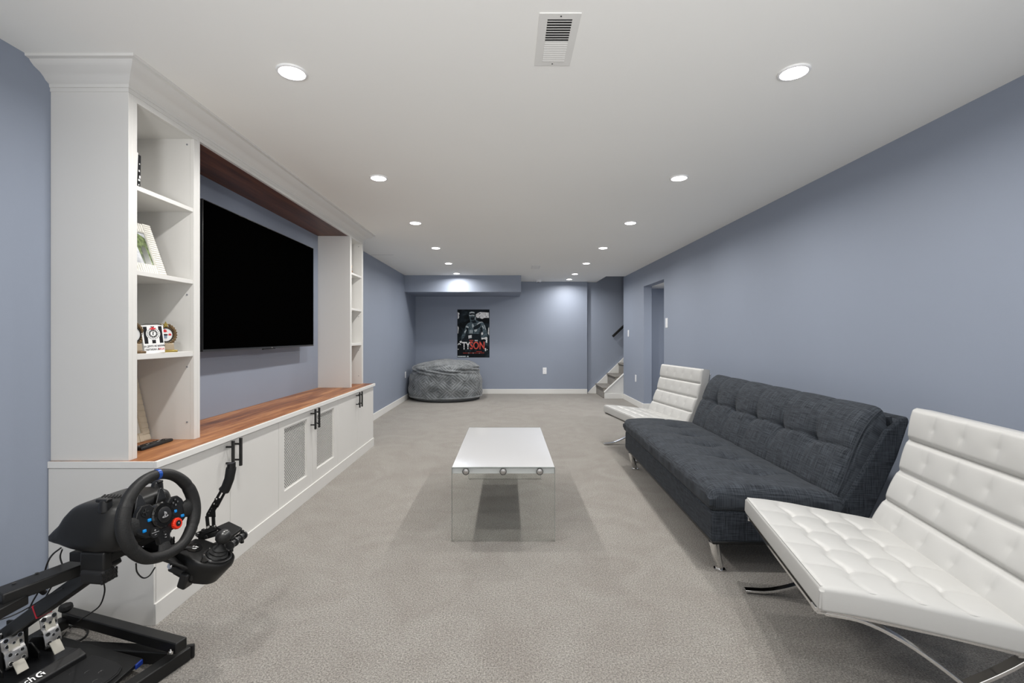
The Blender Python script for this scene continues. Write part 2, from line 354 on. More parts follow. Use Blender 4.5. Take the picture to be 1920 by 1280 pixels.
# return-air vent
vent = thing('ceiling_vent', 'white louvred rectangular air register in the ceiling near the camera', 'vent', (.183, 1.766, CEIL))
mb = MB(); x0, x1, y0, y1 = .110, .257, 1.610, 1.922; ix0, ix1, iy0, iy1 = .141, .229, 1.640, 1.893; zt = CEIL-.0028
for a, b in (((x0, y0), (x1, iy0)), ((x0, iy1), (x1, y1)), ((x0, iy0), (ix0, iy1)), ((ix1, iy0), (x1, iy1))): mb.box((*a, zt), (*b, CEIL))
part(mb, 'vent_frame', 'trim_white', vent)
part(bx((ix0, iy0, CEIL-.0009), (ix1, iy1, CEIL-.0002)), 'duct', 'vent_dark', vent)
n = 18; p = (iy1-iy0)/n
for k in range(n):
    yy = iy0+(k+.5)*p; sgn = 1 if k < 9 else -1
    mb = MB(); hl_ = .0056 if k < 9 else .0050; mb.box((ix0, -hl_, -.0005), (ix1, hl_, .0005), M4=Matrix.Translation((0, yy+.002*sgn, CEIL-.0036)) @ Matrix.Rotation(sgn*(.42 if k < 9 else .22), 4, 'X'))
    part(mb, 'slat', 'trim_white', vent, smooth=0)
mb = MB(); mb.cyl((.187, 1.624, zt), (0, 0, -1), .003, .001, 10); part(mb, 'screw', 'vent_dark', vent)
mb = MB(); mb.cyl((.183, 1.908, zt), (0, 0, -1), .003, .001, 10); part(mb, 'screw', 'vent_dark', vent)
v2 = thing('ceiling_vent', 'small white register in the ceiling beside the smoke alarm', 'vent', (.455, 7.55, CEIL))
mb = MB(); mb.box((.385, 7.36, CEIL-.006), (.525, 7.39, CEIL)); mb.box((.385, 7.71, CEIL-.006), (.525, 7.74, CEIL)); mb.box((.385, 7.39, CEIL-.006), (.405, 7.71, CEIL)); mb.box((.505, 7.39, CEIL-.006), (.525, 7.71, CEIL)); part(mb, 'vent_frame', 'trim_white', v2)
for k in range(9):
    part(bx((.405, 7.40+k*.034, CEIL-.005), (.505, 7.42+k*.034, CEIL-.001)), 'slat', 'trim_white', v2, smooth=0)
sm = thing('smoke_alarm', 'round white smoke alarm on the ceiling in front of the far wall', 'smoke alarm', (.62, 9.33, CEIL))
mb = MB(); R = [[(.62+rr*math.cos(2*pi*i/28), 9.33+rr*math.sin(2*pi*i/28), CEIL-zz) for i in range(28)] for rr, zz in ((.072, 0), (.072, .012), (.062, .015), (.060, .032), (.045, .042))]
mb.rings(R); part(mb, 'cover', 'plate_white', sm)
mb = MB(); mb.cyl((.62, 9.33, CEIL-.042), (0, 0, -1), .022, .012, 16); part(mb, 'sensor_grille', 'plate_slot', sm)
pn = thing('access_panel', 'flush white access panel in the ceiling past the media unit', 'panel', (-1.74, 6.55, CEIL))
mb = MB(); mb.box((-1.90, 6.447, CEIL-.0015), (-1.585, 6.80, CEIL)); part(mb, 'panel', 'ceiling_paint', pn)
mb = MB(); mb.box((-1.90, 6.440, CEIL-.0014), (-1.585, 6.447, CEIL)); part(mb, 'joint', 'mark_grey', pn)

# ------------------------------------------------------------ wall plates
def plate(px, label, cat, kind, loc, nrm, w=.076, h=.122, name='wall_plate'):
    # local frame: x across, y up, z outwards
    n_ = Vector(nrm); u = Vector((0, 0, 1)).cross(n_)
    fr = frame_of(Vector(loc), u, Vector((0, 0, 1)), n_)
    t = thing(name, label, cat, loc)
    def pt(mb, nm, mt, **k):
        o = mb.obj(nm, mt, t, M4=Matrix.Translation(-Vector(loc)) @ fr, **k); return o
    pt(bx((-w/2, -h/2, 0), (w/2, h/2, .006)), 'cover', 'plate_white', bevel=.003)
    if kind == 'outlet':
        for s_ in (-1, 1):
            mb = MB(); mb.box((-.017, s_*.028-.014, .006), (.017, s_*.028+.014, .008)); pt(mb, 'socket', 'plate_white', bevel=.003)
            mb = MB(); mb.box((-.008, s_*.028-.004, .008), (-.005, s_*.028+.006, .0085)); mb.box((.005, s_*.028-.004, .008), (.008, s_*.028+.006, .0085)); pt(mb, 'slot', 'plate_slot')
    else:
        mb = MB(); mb.box((-.016, -.034, .006), (.016, .034, .0085)); pt(mb, 'rocker', 'plate_white', bevel=.002)
    return t
plate(0, 'white double outlet low on the far wall right of the poster', 'outlet', 'outlet', ((1021.2-CX)/F*YF, YF, .477), (0, -1, 0), .08, .135, 'wall_outlet')
plate(0, 'white outlet low on the left wall beside the beanbag', 'outlet', 'outlet', (XL, 8.68, .475), (1, 0, 0), name='wall_outlet')
plate(0, 'white outlet low on the right wall between the stairs and the doorway', 'outlet', 'outlet', (XR, 8.03, .47), (-1, 0, 0), name='wall_outlet')
plate(0, 'white light switch on the wall between the stairs and the doorway', 'switch', 'switch', (XR, 8.52, 1.25), (-1, 0, 0), name='light_switch')
plate(0, 'white light switch on the right wall just this side of the doorway', 'switch', 'switch', (XR, 6.47, 1.385), (-1, 0, 0), .09, .135, name='light_switch')
mb = MB(); mb.cyl((.99, YF, 1.70), (0, -1, 0), .006, .012, 10); tag(mb.obj('wall_screw', 'plate_slot', origin=(.99, YF, 1.70)), 'small metal screw left in the blank part of the far wall', 'screw')

# ------------------------------------------------------------ built-in media unit
CF = -1.475                       # face of the base doors
TW = .683                         # worktop height
TX = -1.589                       # face of the towers
def tower(ya, yb, label):
    t = thing('bookcase', label, 'bookcase', (-1.75, (ya+yb)/2, TW)); z0, z1 = TW, 2.245; XB = XL+.012; st = .046; th = .02
    part(bx((XL, ya, z0), (TX+.0001, ya+th, z1)), 'side_panel', 'lacquer', t, bevel=.001)
    part(bx((XL, yb-th, z0), (TX+.0001, yb, z1)), 'side_panel', 'lacquer', t, bevel=.001)
    mb = MB(); mb.box((TX-.02, ya+th, z0), (TX, ya+st, 2.204)); part(mb, 'stile', 'lacquer', t, bevel=.001)
    mb = MB(); mb.box((TX-.02, yb-st, z0), (TX, yb-th, 2.204)); part(mb, 'stile', 'lacquer', t, bevel=.001)
    part(bx((TX-.02, ya+th, 2.204), (TX, yb-th, z1)), 'top_rail', 'lacquer', t, bevel=.001)
    part(bx((XL, ya+th, z0), (XB, yb-th, z1)), 'back_panel', 'lacquer', t)
    part(bx((XB, ya+th, 2.204), (TX-.02, yb-th, 2.224)), 'top_panel', 'lacquer', t)
    # inner side linings bring the inside flush with the stiles
    part(bx((XB, ya+th, z0), (TX-.02, ya+st, 2.204)), 'lining', 'lacquer', t); part(bx((XB, yb-st, z0), (TX-.02, yb-th, 2.204)), 'lining', 'lacquer', t)
    for zz, tk in ((1.853, .02), (1.49, .021), (1.129, .025)):
        part(bx((XB, ya+st, zz-tk), (TX-.004, yb-st, zz)), 'shelf', 'lacquer', t, bevel=.0012)
    for zz in (2.175, 1.415, 1.05, .77):
        mb = MB(); mb.cyl((TX-.035, yb-st+.0005, zz), (0, -1, 0), .0045, .0025, 10); part(mb, 'screw', 'plate_slot', t)
    return t
tower(1.944, 2.396, 'tall white open bookcase left of the television')
tower(4.68, 5.10, 'tall white open bookcase right of the television')
def handle_on(door, y, t0):
    mb = MB(); mb.box((CF+.030, y-.0065, .508), (CF+.043, y+.0065, .658)); mb.box((CF, y-.0045, .536), (CF+.032, y+.0045, .545)); mb.box((CF, y-.0045, .621), (CF+.032, y+.0045, .630))
    mb.obj('handle', 'black_handle', door, M4=local(t0), bevel=.0012)
grille_me = None
labs = ['white two-door base cabinet with plain doors nearest the racing wheel', 'white base cabinet with perforated door panels under the television', 'white two-door base cabinet with plain doors at the far end']
for u in range(3):
    ya = 1.945+u*1.042; yb = ya+1.042; ym = (ya+yb)/2
    t = thing('base_cabinet', labs[u], 'cabinet', (-1.7, ym, 0))
    mb = MB(); xb = CF-.02
    mb.box((XL+.001, ya, .09), (xb, ya+.016, .654)); mb.box((XL+.001, yb-.016, .09), (xb, yb, .654)); mb.box((XL+.001, ya+.016, .09), (xb, yb-.016, .106)); mb.box((XL+.001, ya+.016, .106), (XL+.012, yb-.016, .654)); mb.box((XL+.012, ya+.016, .638), (xb, yb-.016, .654))
    if u == 1: mb.box((XL+.012, ya+.016, .36), (xb-.05, yb-.016, .376))
    part(mb, 'body', 'interior_shade' if u == 1 else 'lacquer', t)
    if u == 0: part(bx((XL+.001, ya-.012, 0), (CF, ya-.0005, .654)), 'end_panel', 'lacquer', t, bevel=.001)
    if u == 2: part(bx((XL+.001, yb+.0005, 0), (CF, yb+.02, .654)), 'end_panel', 'lacquer', t, bevel=.001)
    for d in range(2):
        a, b_ = (ya+.0015, ym-.0015) if d == 0 else (ym+.0015, yb-.0015)
        mb = MB(); z0, z1 = .0895, .652
        if u != 1: mb.box((xb+.001, a, z0), (CF, b_, z1))
        else:
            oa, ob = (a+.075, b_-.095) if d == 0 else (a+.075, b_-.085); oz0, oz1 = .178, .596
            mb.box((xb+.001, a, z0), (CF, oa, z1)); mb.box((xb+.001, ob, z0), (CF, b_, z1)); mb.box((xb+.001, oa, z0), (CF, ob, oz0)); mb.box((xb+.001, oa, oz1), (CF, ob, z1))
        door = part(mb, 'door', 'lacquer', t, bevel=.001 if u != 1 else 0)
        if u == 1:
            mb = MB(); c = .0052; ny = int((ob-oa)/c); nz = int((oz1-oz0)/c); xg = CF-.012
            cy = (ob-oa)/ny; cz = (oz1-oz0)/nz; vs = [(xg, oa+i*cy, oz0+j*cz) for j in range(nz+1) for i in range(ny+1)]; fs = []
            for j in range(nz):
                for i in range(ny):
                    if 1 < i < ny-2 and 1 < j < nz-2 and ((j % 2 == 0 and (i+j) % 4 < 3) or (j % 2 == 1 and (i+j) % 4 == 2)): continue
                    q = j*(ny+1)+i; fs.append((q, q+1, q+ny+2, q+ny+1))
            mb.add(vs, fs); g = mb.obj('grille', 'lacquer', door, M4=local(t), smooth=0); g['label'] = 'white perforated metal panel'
            md = g.modifiers.new('thick', 'SOLIDIFY'); md.thickness = .0012
        handle_on(door, ym-.036 if d == 0 else ym+.034, t)
o = bx((XL+.43, 1.9335, 0), (CF+.008, 5.091, .0893)).obj('plinth', 'lacquer', bevel=.001, origin=(-1.48, 3.5, 0)); tag(o, 'white continuous plinth board under the base cabinet doors', 'plinth')
# worktop
t = thing('worktop', 'long walnut wood worktop with white front edge on the base cabinets', 'worktop', (-1.7, 3.5, .656))
part(bx((XL, 1.936, .657), (CF+.001, 5.104, TW)), 'wood_top', 'walnut_top', t)
mb = MB(); mb.box((CF+.001, 1.930, .656), (CF+.016, 5.112, TW+.0006)); mb.box((XL, 1.930, .656), (CF+.001, 1.936, TW+.0006)); part(mb, 'front_edging', 'trim_white', t, bevel=.001)
# soffit and header over the television
t = thing('wood_soffit', 'dark walnut soffit panel bridging the bookcases above the television', 'panel', (-1.75, 3.54, 2.212))
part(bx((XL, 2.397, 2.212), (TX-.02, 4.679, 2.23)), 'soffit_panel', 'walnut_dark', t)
part(bx((TX-.0195, 2.397, 2.210), (TX, 4.679, 2.245)), 'header', 'lacquer', t, bevel=.001)
# crown moulding (profile swept round the near end, front and far end)
prof = [(0, -.083), (.006, -.083), (.008, -.070), (.022, -.062), (.030, -.052), (.045, -.040), (.070, -.030), (.082, -.020), (.088, -.012), (.104, -.010), (.106, 0.0), (0, 0.0)]
prof = [(a, CEIL+b_) for a, b_ in prof]
ya, yb = 1.944, 5.10; path = [((XL, ya), (0, -1)), ((TX, ya), (1, -1)), ((TX, yb), (1, 1)), ((XL, yb), (0, 1))]
mb = MB(); R = [[(p[0]+n_[0]*a, p[1]+n_[1]*a, z) for a, z in prof] for p, n_ in path]; mb.rings(R)
mb.box((XL, ya+.002, 2.2455), (TX-.002, yb-.002, CEIL))
o = mb.obj('crown_moulding', 'lacquer', smooth=28, origin=(-1.7, 3.5, 2.245)); tag(o, 'white stepped crown moulding along the ceiling atop the media unit', 'moulding')
# thin bead under the crown
mb = MB(); mb.box((XL, ya-.003, 2.2285), (TX+.003, yb+.003, 2.2448))
o = mb.obj('trim_1', 'lacquer'); o['kind'] = 'structure'; o['label'] = 'thin white bead under the crown moulding'

# television
tv = thing('television', 'large black flat television mounted on the wall between the bookcases', 'television', (-1.80, 3.52, 1.56))
ty0, ty1, tz0, tz1, tx = 2.738, 4.302, 1.112, 2.018, -1.800
part(bx((tx-.028, ty0, tz0), (tx, ty1, tz1)), 'casing', 'satin_black', tv, bevel=.003)
part(bx((tx-.0005, ty0+.006, tz0+.014), (tx+.0008, ty1-.006, tz1-.006)), 'screen', 'screen_black', tv)
mb = MB(); mb.box((tx, ty0+.001, tz0+.001), (tx+.0015, ty1-.001, tz0+.009)); part(mb, 'bottom_bezel', 'brushed_dark', tv)
part(bx((tx-.012, 3.42, tz0-.008), (tx-.001, 3.60, tz0)), 'sensor_bar', 'gloss_black', tv, bevel=.002)
mb = MB(); mb.sphere((tx+.002, 3.54, tz0+.005), .003, 10, 6); part(mb, 'badge', 'mark_white', tv)
part(bx((XL+.001, 3.2, 1.35), (tx-.028, 3.84, 1.80)), 'wall_bracket', 'black_steel', tv)

# ------------------------------------------------------------ things on the shelves
def book(y, w_, h_, mt, label, lean=0, marks=()):
    t = thing('book', label, 'book', (-1.70, y, 1.8532), 0, 'books on the top shelf')
    Mx = Matrix.Translation((-1.665, y, 1.8532)) @ Matrix.Rotation(lean, 4, 'X')
    a = bx((-.095, 0, 0), (.060, w_, h_)); a.obj('cover', mt, t, M4=local(t) @ Mx, bevel=.0015)
    for z0, z1, a0, a1 in marks:
        mb = MB(); mb.box((.060, a0*w_, z0), (.0606, a1*w_, z1)); mb.obj('spine_print', 'mark_white' if mt == 'print_black' else 'print_black', t, M4=local(t) @ Mx)
book(1.9925, .0165, .150, 'paper_white', 'white paperback with black marks on its spine, beside a black book', -.05, [(.105, .110, .1, .6), (.08, .084, .2, .7)])
book(2.0125, .0150, .142, 'print_black', 'black paperback with white marks on its spine, leaning on a white book', -.03, [(.1, .105, .3, .6), (.068, .076, .2, .6), (.04, .052, .4, .9), (.028, .036, .1, .8), (.008, .014, .2, .5)])
def picture_frame(fr, w_, h_, bw, mt, label, loc, ribs=None, photo=True):
    t = thing('picture_frame', label, 'picture frame', loc); Mx = local(t) @ fr
    for nm, a, b_ in (('frame_side', (0, 0), (bw, h_)), ('frame_side', (w_-bw, 0), (w_, h_)), ('frame_rail', (bw, 0), (w_-bw, bw)), ('frame_rail', (bw, h_-bw), (w_-bw, h_))):
        mb = MB(); mb.box((*a, -.012), (*b_, 0)); mb.obj(nm, mt, t, M4=Mx, bevel=.0015)
    if ribs:
        k = 0; y = .004
        mb = MB()
        while y < h_-.006:
            mb.box((.001, y, 0), (bw-.002, y+ribs*.75, .0025)); mb.box((w_-bw+.002, y, 0), (w_-.001, y+ribs*.75, .0025)); y += ribs
        x = bw
        while x < w_-bw-.004:
            mb.box((x, .001, 0), (x+ribs*.75, bw-.002, .0025)); mb.box((x, h_-bw+.002, 0), (x+ribs*.75, h_-.001, .0025)); x += ribs
        o = mb.obj('ribbing', mt, t, M4=Mx, bevel=.0008); o['kind'] = 'stuff'
    mb = MB(); mb.box((bw, bw, -.010), (w_-bw, h_-bw, -.006)); ph = mb.obj('photograph', 'photo_sky' if photo else 'frame_cream', t, M4=Mx)
    if photo:
        mb = MB(); mb.prism([(w_-bw-.002, bw), (w_-bw-.002, h_*.72), (w_-bw-.035, h_*.8), (w_-bw-.06, h_*.55), (w_-bw-.05, bw)], lambda a, b_, d: (a, b_, d), -.006, -.0055)
        mb.obj('foliage_print', 'photo_green', ph, M4=Mx); mb = MB(); mb.prism([(w_-bw-.045, bw), (w_-bw-.012, bw), (w_-bw-.016, h_*.5), (w_-bw-.03, h_*.56), (w_-bw-.042, h_*.48)], lambda a, b_, d: (a, b_, d), -.0055, -.005)
        mb.obj('figure_print', 'photo_dark', ph, M4=Mx)
        for e in (((bw, bw), (bw+.003, h_-bw)), ((w_-bw-.003, bw), (w_-bw, h_-bw)), ((bw, bw), (w_-bw, bw+.003)), ((bw, h_-bw-.003), (w_-bw, h_-bw))): pass
    mb = MB(); mb.box((w_*.42, 0, -.016), (w_*.58, h_*.7, -.012)); mb.obj('easel_back', 'black_plastic', t, M4=Mx)
    return t
def leaning(ox, oy, oz, yaw, lean, w_):
    # x axis runs away from the camera (+Y, turned by yaw), y axis up leaning back, z axis out to the room
    xd = Vector((math.sin(yaw)*-1, math.cos(yaw), 0)); out_ = Vector((math.cos(yaw), math.sin(yaw), 0))
    yd = Vector((0, 0, 1))*math.cos(lean)-out_*math.sin(lean); zd = out_*math.cos(lean)+Vector((0, 0, 1))*math.sin(lean)
    p0 = Vector((ox, oy, oz))-xd*w_
    return frame_of(p0, xd, yd, zd)
fr = leaning(-1.612, 2.195, 1.4905, -.1, .36, .195)
picture_frame(fr, .195, .252, .046, 'frame_cream', 'white ribbed picture frame tilted back on the second shelf', (-1.65, 2.06, 1.4905), ribs=.0115)
fr = leaning(-1.800, 2.342, TW+.001, -.05, .23, .26)
picture_frame(fr, .26, .33, .045, 'frame_wood', 'pale planked wood picture frame leaning in the bottom of the left bookcase', (-1.82, 2.2, TW+.001), ribs=.03, photo=False)
# trophies
def trophy(cx, cy, yaw, label, tint):
    t = thing('trophy', label, 'trophy', (cx, cy, 1.1292), yaw, 'trophies on the third shelf')
    bx((-.022, -.045, 0), (.022, .045, .010)).obj('base', 'gold' if tint else 'bronze', t, bevel=.002)
    mb = MB(); mb.prism([(-.036, .010), (.036, .010), (.032, .042), (-.032, .042)], lambda a, b_, d: (d, a, b_), -.015, .013); mb.obj('plinth_block', 'plaque', t, bevel=.002)
    mb = MB(); mb.cyl((-.008, 0, .085), (1, 0, 0), .040, .010, 24); mb.obj('medal_body', 'bronze', t)
    mb = MB(); mb.cyl((.002, 0, .083), (1, 0, 0), .031, .002, 28); disc = mb.obj('emblem', 'paper_white', t)
    R = []; mb = MB()
    for i in range(40): a = 2*pi*i/40; mb.box((-.001, -.0012, -.003), (.004, .0012, .003), M4=Matrix.Translation((.003, .032*math.cos(a), .083+.032*math.sin(a))) @ Matrix.Rotation(a, 4, 'X'))
    mb.obj('rim', 'satin_black', t)
    mb = MB()
    for sgn in (-1, 1):
        for i in range(11):
            a = -pi/2+.25+i*.24; rr = .047
            mb.box((-.003, -.004, -.010), (.005, .004, .010), M4=Matrix.Translation((0, sgn*rr*math.cos(a), .083+rr*math.sin(a))) @ Matrix.Rotation(sgn*(a-.6), 4, 'X'))
    o = mb.obj('laurel_wreath', 'bronze', t, bevel=.0015); o['label'] = 'bronze wreath'
    star = []
    for i in range(10): a = pi/2+i*pi/5; rr = .015 if i % 2 == 0 else .0065; star.append((rr*math.cos(a), .130+rr*math.sin(a)))
    mb = MB(); mb.prism(star, lambda a, b_, d: (d, a, b_), .000, .006); mb.obj('star', 'gold', t)
    mb = MB()
    if tint:
        for (a0, b0, s_) in ((-.004, .100, 1.0), (.019, .083, .8)):
            leaf = [(a0+s_*x*.011, b0+s_*y*.011) for x, y in ((0, 1), (.3, .45), (.75, .6), (.65, .1), (1, -.1), (.4, -.45), (0, -.4), (-.4, -.45), (-1, -.1), (-.65, .1), (-.75, .6), (-.3, .45))]
            mb.prism(leaf, lambda a, b_, d: (d, a, b_), .004, .0047)
        mb.obj('leaf_print', 'print_red', disc); mb = MB()
        mb.box((.004, -.012, .066), (.0046, .006, .082)); mb.obj('crest_print', 'blue_cloth', disc)
        mb = MB(); mb.box((.0046, -.014, .080), (.005, .008, .086)); mb.obj('crest_print', 'print_black', disc)
    else:
        mb.cyl((.004, .003, .068), (1, 0, 0), .007, .0006, 14); mb.box((.004, -.001, .083), (.0046, .009, .098)); mb.obj('crest_print', 'print_grey', disc)
    return t
trophy(-1.640, 2.03, .25-.35, 'bronze wreath trophy with a pale oval emblem, left of the striped card', 0)
trophy(-1.628, 2.205, -.35, 'bronze wreath trophy with red maple leaves on its disc, right of the striped card', 1)
# striped supporters card
yw = -.42; loc = (-1.606, 2.1135, 1.1292)
t = thing('pennant_card', 'black and white striped card with a round crest standing between the trophies', 'card', loc, yw)
tilt = Matrix.Rotation(.06, 4, 'X') @ Matrix.Rotation(-.10, 4, 'Y')
def cardp(poly, nm, mt, d0, d1, par=None):
    mb = MB(); mb.prism(poly, lambda a, b_, d: (d, a, b_), d0, d1); return mb.obj(nm, mt, par or t, M4=tilt, smooth=0)
cw, chh = .044, .128
body = cardp([(-cw+.002, 0), (cw-.004, 0), (cw+.002, chh), (-cw-.004, chh)], 'card', 'paper_white', 0, .003)
for a in (-.031, .0, .031): cardp([(a-.0075, .044), (a+.0075, .044), (a+.0075, .121), (a-.0075, .121)], 'stripe', 'print_black', .003, .0032, body)
cir = lambda r, n=28, c=(0, .088): [(c[0]+r*math.cos(2*pi*i/n), c[1]+r*math.sin(2*pi*i/n)) for i in range(n)]
cardp(cir(.029), 'crest', 'paper_white', .0032, .0036, body)
mb = MB()
for i in range(20):
    a = 2*pi*i/20; mb.box((.0036, -.0016, -.002), (.0039, .0016, .002), M4=Matrix.Translation((0, .024*math.cos(a), .088+.024*math.sin(a))) @ Matrix.Rotation(a, 4, 'X'))
mb.obj('crest_lettering', 'print_black', body, M4=tilt, smooth=0)
cardp(cir(.0185), 'crest', 'print_black', .0036, .0039, body); cardp(cir(.0115), 'crest', 'paper_white', .0039, .0042, body)
mb = MB()
for i in range(12):
    a = 2*pi*i/12; mb.box((.0039, -.001, -.0015), (.0042, .001, .0015), M4=Matrix.Translation((0, .015*math.cos(a), .088+.015*math.sin(a))) @ Matrix.Rotation(a, 4, 'X'))
mb.obj('crest_lettering', 'paper_white', body, M4=tilt, smooth=0)
cardp([(-.004, .082), (.001, .082), (.001, .095), (.004, .092), (.0045, .096), (-.002, .097)], 'crest_letter', 'print_black', .0042, .0045, body)
cardp([(-.011, .107), (.011, .107), (.013, .115), (.006, .113), (0, .120), (-.006, .113), (-.013, .115)], 'crest_crown', 'print_red', .0039, .0044, body)
tm = tilt @ frame_of(Vector((.0033, 0, .031)), Vector((0, 1, 0)), Vector((0, 0, 1)), Vector((1, 0, 0)))
text('card_lettering', 'ЗА ДРУГЕ НЕ МАРИМ', 'print_black', .0115, tm, body, sx=.72, bold=.0002)
tm = tilt @ frame_of(Vector((.0033, -.010, .016)), Vector((0, 1, 0)), Vector((0, 0, 1)), Vector((1, 0, 0)))
text('card_lettering', 'ПАРТИЗАН ЈЕ', 'print_black', .0115, tm, body, sx=.72, bold=.0002)
tm = tilt @ frame_of(Vector((.0033, .027, .016)), Vector((0, 1, 0)), Vector((0, 0, 1)), Vector((1, 0, 0)))
text('card_lettering', 'МОЈА', 'print_red', .0115, tm, body, sx=.72, bold=.0002)
mb = MB(); mb.tube([(.001, -cw-.004, chh-.001), (.004, -cw*.6, chh+.005), (.003, 0, chh+.003), (.006, cw*.5, chh+.004), (.002, cw+.002, chh-.004)], .0012, 6); mb.obj('cord', 'cable_black', t, M4=tilt)
# remote
t = thing('remote_control', 'slim black remote control lying on the worktop in the left bookcase', 'remote control', (-1.687, 2.23, TW+.001))
mb = MB(); R = []
for y, hw, h_ in ((2.115, .018, .012), (2.12, .022, .016), (2.20, .0215, .017), (2.30, .019, .015), (2.318, .015, .011)):
    R.append([(-1.687+a*hw, y, TW+.001+b_*h_) for a, b_ in ((-1, 0), (1, 0), (1, .6), (.8, 1), (-.8, 1), (-1, .6))])
mb.rings(R); part(mb, 'casing', 'satin_black', t)
for i in range(7):
    for j in range(3):
        if i == 3: continue
        mb = MB(); mb.cyl((-1.697+j*.010, 2.135+i*.022, TW+.0165), (0, 0, 1), .0033, .0022, 10)
        part(mb, 'button', 'mark_grey' if (i+j) % 3 == 0 else 'rubber', t)
# small ornaments in the right-hand bookcase
t = thing('figurine', 'small tan and brown figurine on the top shelf of the right bookcase', 'figurine', (-1.625, 4.755, 1.8532))
mb = MB(); mb.tube([(-1.625, 4.755, z) for z in (1.8532, 1.857, 1.88, 1.92, 1.945, 1.955, 1.97)], [.028, .032, .022, .030, .018, .012, .010], 16); part(mb, 'body', 'skin_tan', t)
mb = MB(); mb.sphere((-1.625, 4.755, 1.975), .016); part(mb, 'head', 'skin_tan', t)
mb = MB(); mb.tube([(-1.625, 4.755, z) for z in (1.978, 1.99, 2.02)], [.02, .013, .003], 12); part(mb, 'cap', 'brown_figure', t)
mb = MB(); mb.sphere((-1.612, 4.745, 1.8752), .012); mb.sphere((-1.60, 4.757, 1.8652), .011); part(mb, 'feet', 'brown_figure', t)
t = thing('ornament', 'tiny black ornament on the middle shelf of the right bookcase', 'ornament', (-1.612, 4.742, 1.4905))
mb = MB(); mb.tube([(-1.612, 4.742, z) for z in (1.4905, 1.50, 1.512, 1.525)], [.010, .012, .006, .004], 12); part(mb, 'stand', 'print_black', t)
mb = MB(); mb.sphere((-1.612, 4.742, 1.532), .009); part(mb, 'ball', 'print_black', t)

# ------------------------------------------------------------ poster
PW, PH = 60.2/F*YF, 89.8/F*YF; px0 = (857.6-CX)/F*YF; pz1 = H-(580-CY)/F*YF
t = thing('poster', 'dark boxing poster of a shirtless fighter with white and red lettering', 'poster', (px0+PW/2, YF, pz1-PH/2))
part(bx((px0, YF-.006, pz1-PH), (px0+PW, YF, pz1)), 'backing', 'print_black', t)
sheet = part(bx((px0+.004, YF-.0075, pz1-PH+.004), (px0+PW-.004, YF-.006, pz1-.004)), 'print_sheet', 'poster_print', t)
def pp(polys, nm, mt, layer):
    mb = MB()
    for poly in polys: mb.prism([((x-208)/697*PW+px0, pz1-(y-118)/1042*PH) for x, y in poly], lambda a, b_, d: (a, d, b_), YF-.0075-layer*.0006, YF-.0069-layer*.0006)
    o = mb.obj(nm, mt, sheet, M4=local(t), smooth=0); return o
pp([[(640, 200), (700, 175), (890, 185), (895, 300), (800, 300), (745, 325), (690, 300), (640, 300), (610, 270), (600, 235)], [(215, 175), (255, 200), (245, 300), (215, 330)], [(880, 520), (897, 500), (897, 680), (870, 640)], [(215, 470), (240, 520), (225, 640), (215, 640)]], 'backdrop_glow', 'tone_white', 1)
pp([[(670, 215), (705, 195), (712, 210), (690, 222)], [(685, 275), (700, 268), (704, 290), (690, 295)], [(820, 170), (836, 165), (838, 182), (824, 184)], [(590, 238), (612, 232), (615, 250), (596, 255)], [(825, 270), (840, 268), (838, 285), (826, 286)], [(240, 235), (258, 235), (258, 258), (242, 258)]], 'backdrop_specks', 'tone_dark', 2)
pp([[(460, 250), (463, 190), (500, 162), (560, 165), (592, 200), (598, 260), (590, 320), (600, 345), (690, 380), (770, 400), (810, 470), (850, 590), (862, 720), (730, 760), (715, 640), (700, 560), (690, 650), (540, 660), (430, 640), (420, 560), (390, 640), (345, 740), (290, 800), (300, 700), (360, 580), (385, 480), (420, 430), (490, 390), (480, 330)]], 'fighter', 'tone_mid', 2)
pp([[(470, 215), (520, 200), (595, 205), (598, 240), (540, 235), (470, 240)], [(495, 290), (575, 290), (570, 340), (520, 355), (498, 330)], [(500, 380), (590, 350), (640, 400), (560, 420)], [(560, 500), (640, 450), (720, 420), (700, 500), (640, 540), (560, 560)], [(430, 640), (700, 650), (720, 760), (640, 820), (300, 830), (340, 740), (440, 740)], [(400, 520), (450, 520), (440, 620), (400, 640)], [(700, 520), (740, 500), (760, 600), (720, 640)]], 'fighter_shade', 'tone_dark', 3)
pp([[(470, 180), (520, 165), (575, 175), (585, 200), (520, 195), (475, 208)], [(460, 236), (500, 240), (530, 232), (590, 240), (560, 262), (530, 250), (500, 262), (465, 258)], [(388, 480), (420, 470), (460, 505), (440, 520), (400, 505)], [(640, 430), (690, 390), (740, 385), (770, 400), (720, 402), (670, 430), (630, 460)], [(525, 440), (548, 430), (570, 480), (535, 520)], [(735, 470), (765, 475), (790, 540), (765, 530)], [(780, 450), (800, 460), (830, 560), (815, 560)], [(480, 570), (500, 560), (495, 640), (475, 640)], [(515, 560), (535, 570), (535, 640), (515, 640)], [(570, 560), (640, 545), (630, 590), (590, 610)], [(360, 600), (400, 550), (408, 570), (370, 640)], [(600, 280), (612, 285), (605, 350), (595, 340)]], 'fighter_light', 'tone_light', 4)
pp([[(445, 685), (520, 672), (522, 735), (450, 750)], [(725, 730), (780, 735), (830, 715), (860, 730), (855, 850), (820, 830), (830, 780), (790, 760), (735, 775)], [(722, 640), (745, 600), (770, 640), (760, 665), (735, 668)], [(255, 815), (290, 795), (312, 820), (290, 850), (262, 835)], [(215, 885), (240, 845), (285, 870), (280, 890), (245, 870), (225, 895)], [(805, 960), (830, 960), (830, 1020), (810, 1020)], [(848, 980), (862, 980), (862, 1000), (848, 1000)], [(218, 972), (234, 972), (234, 992), (218, 992)]], 'hand_wraps', 'tone_white', 4)
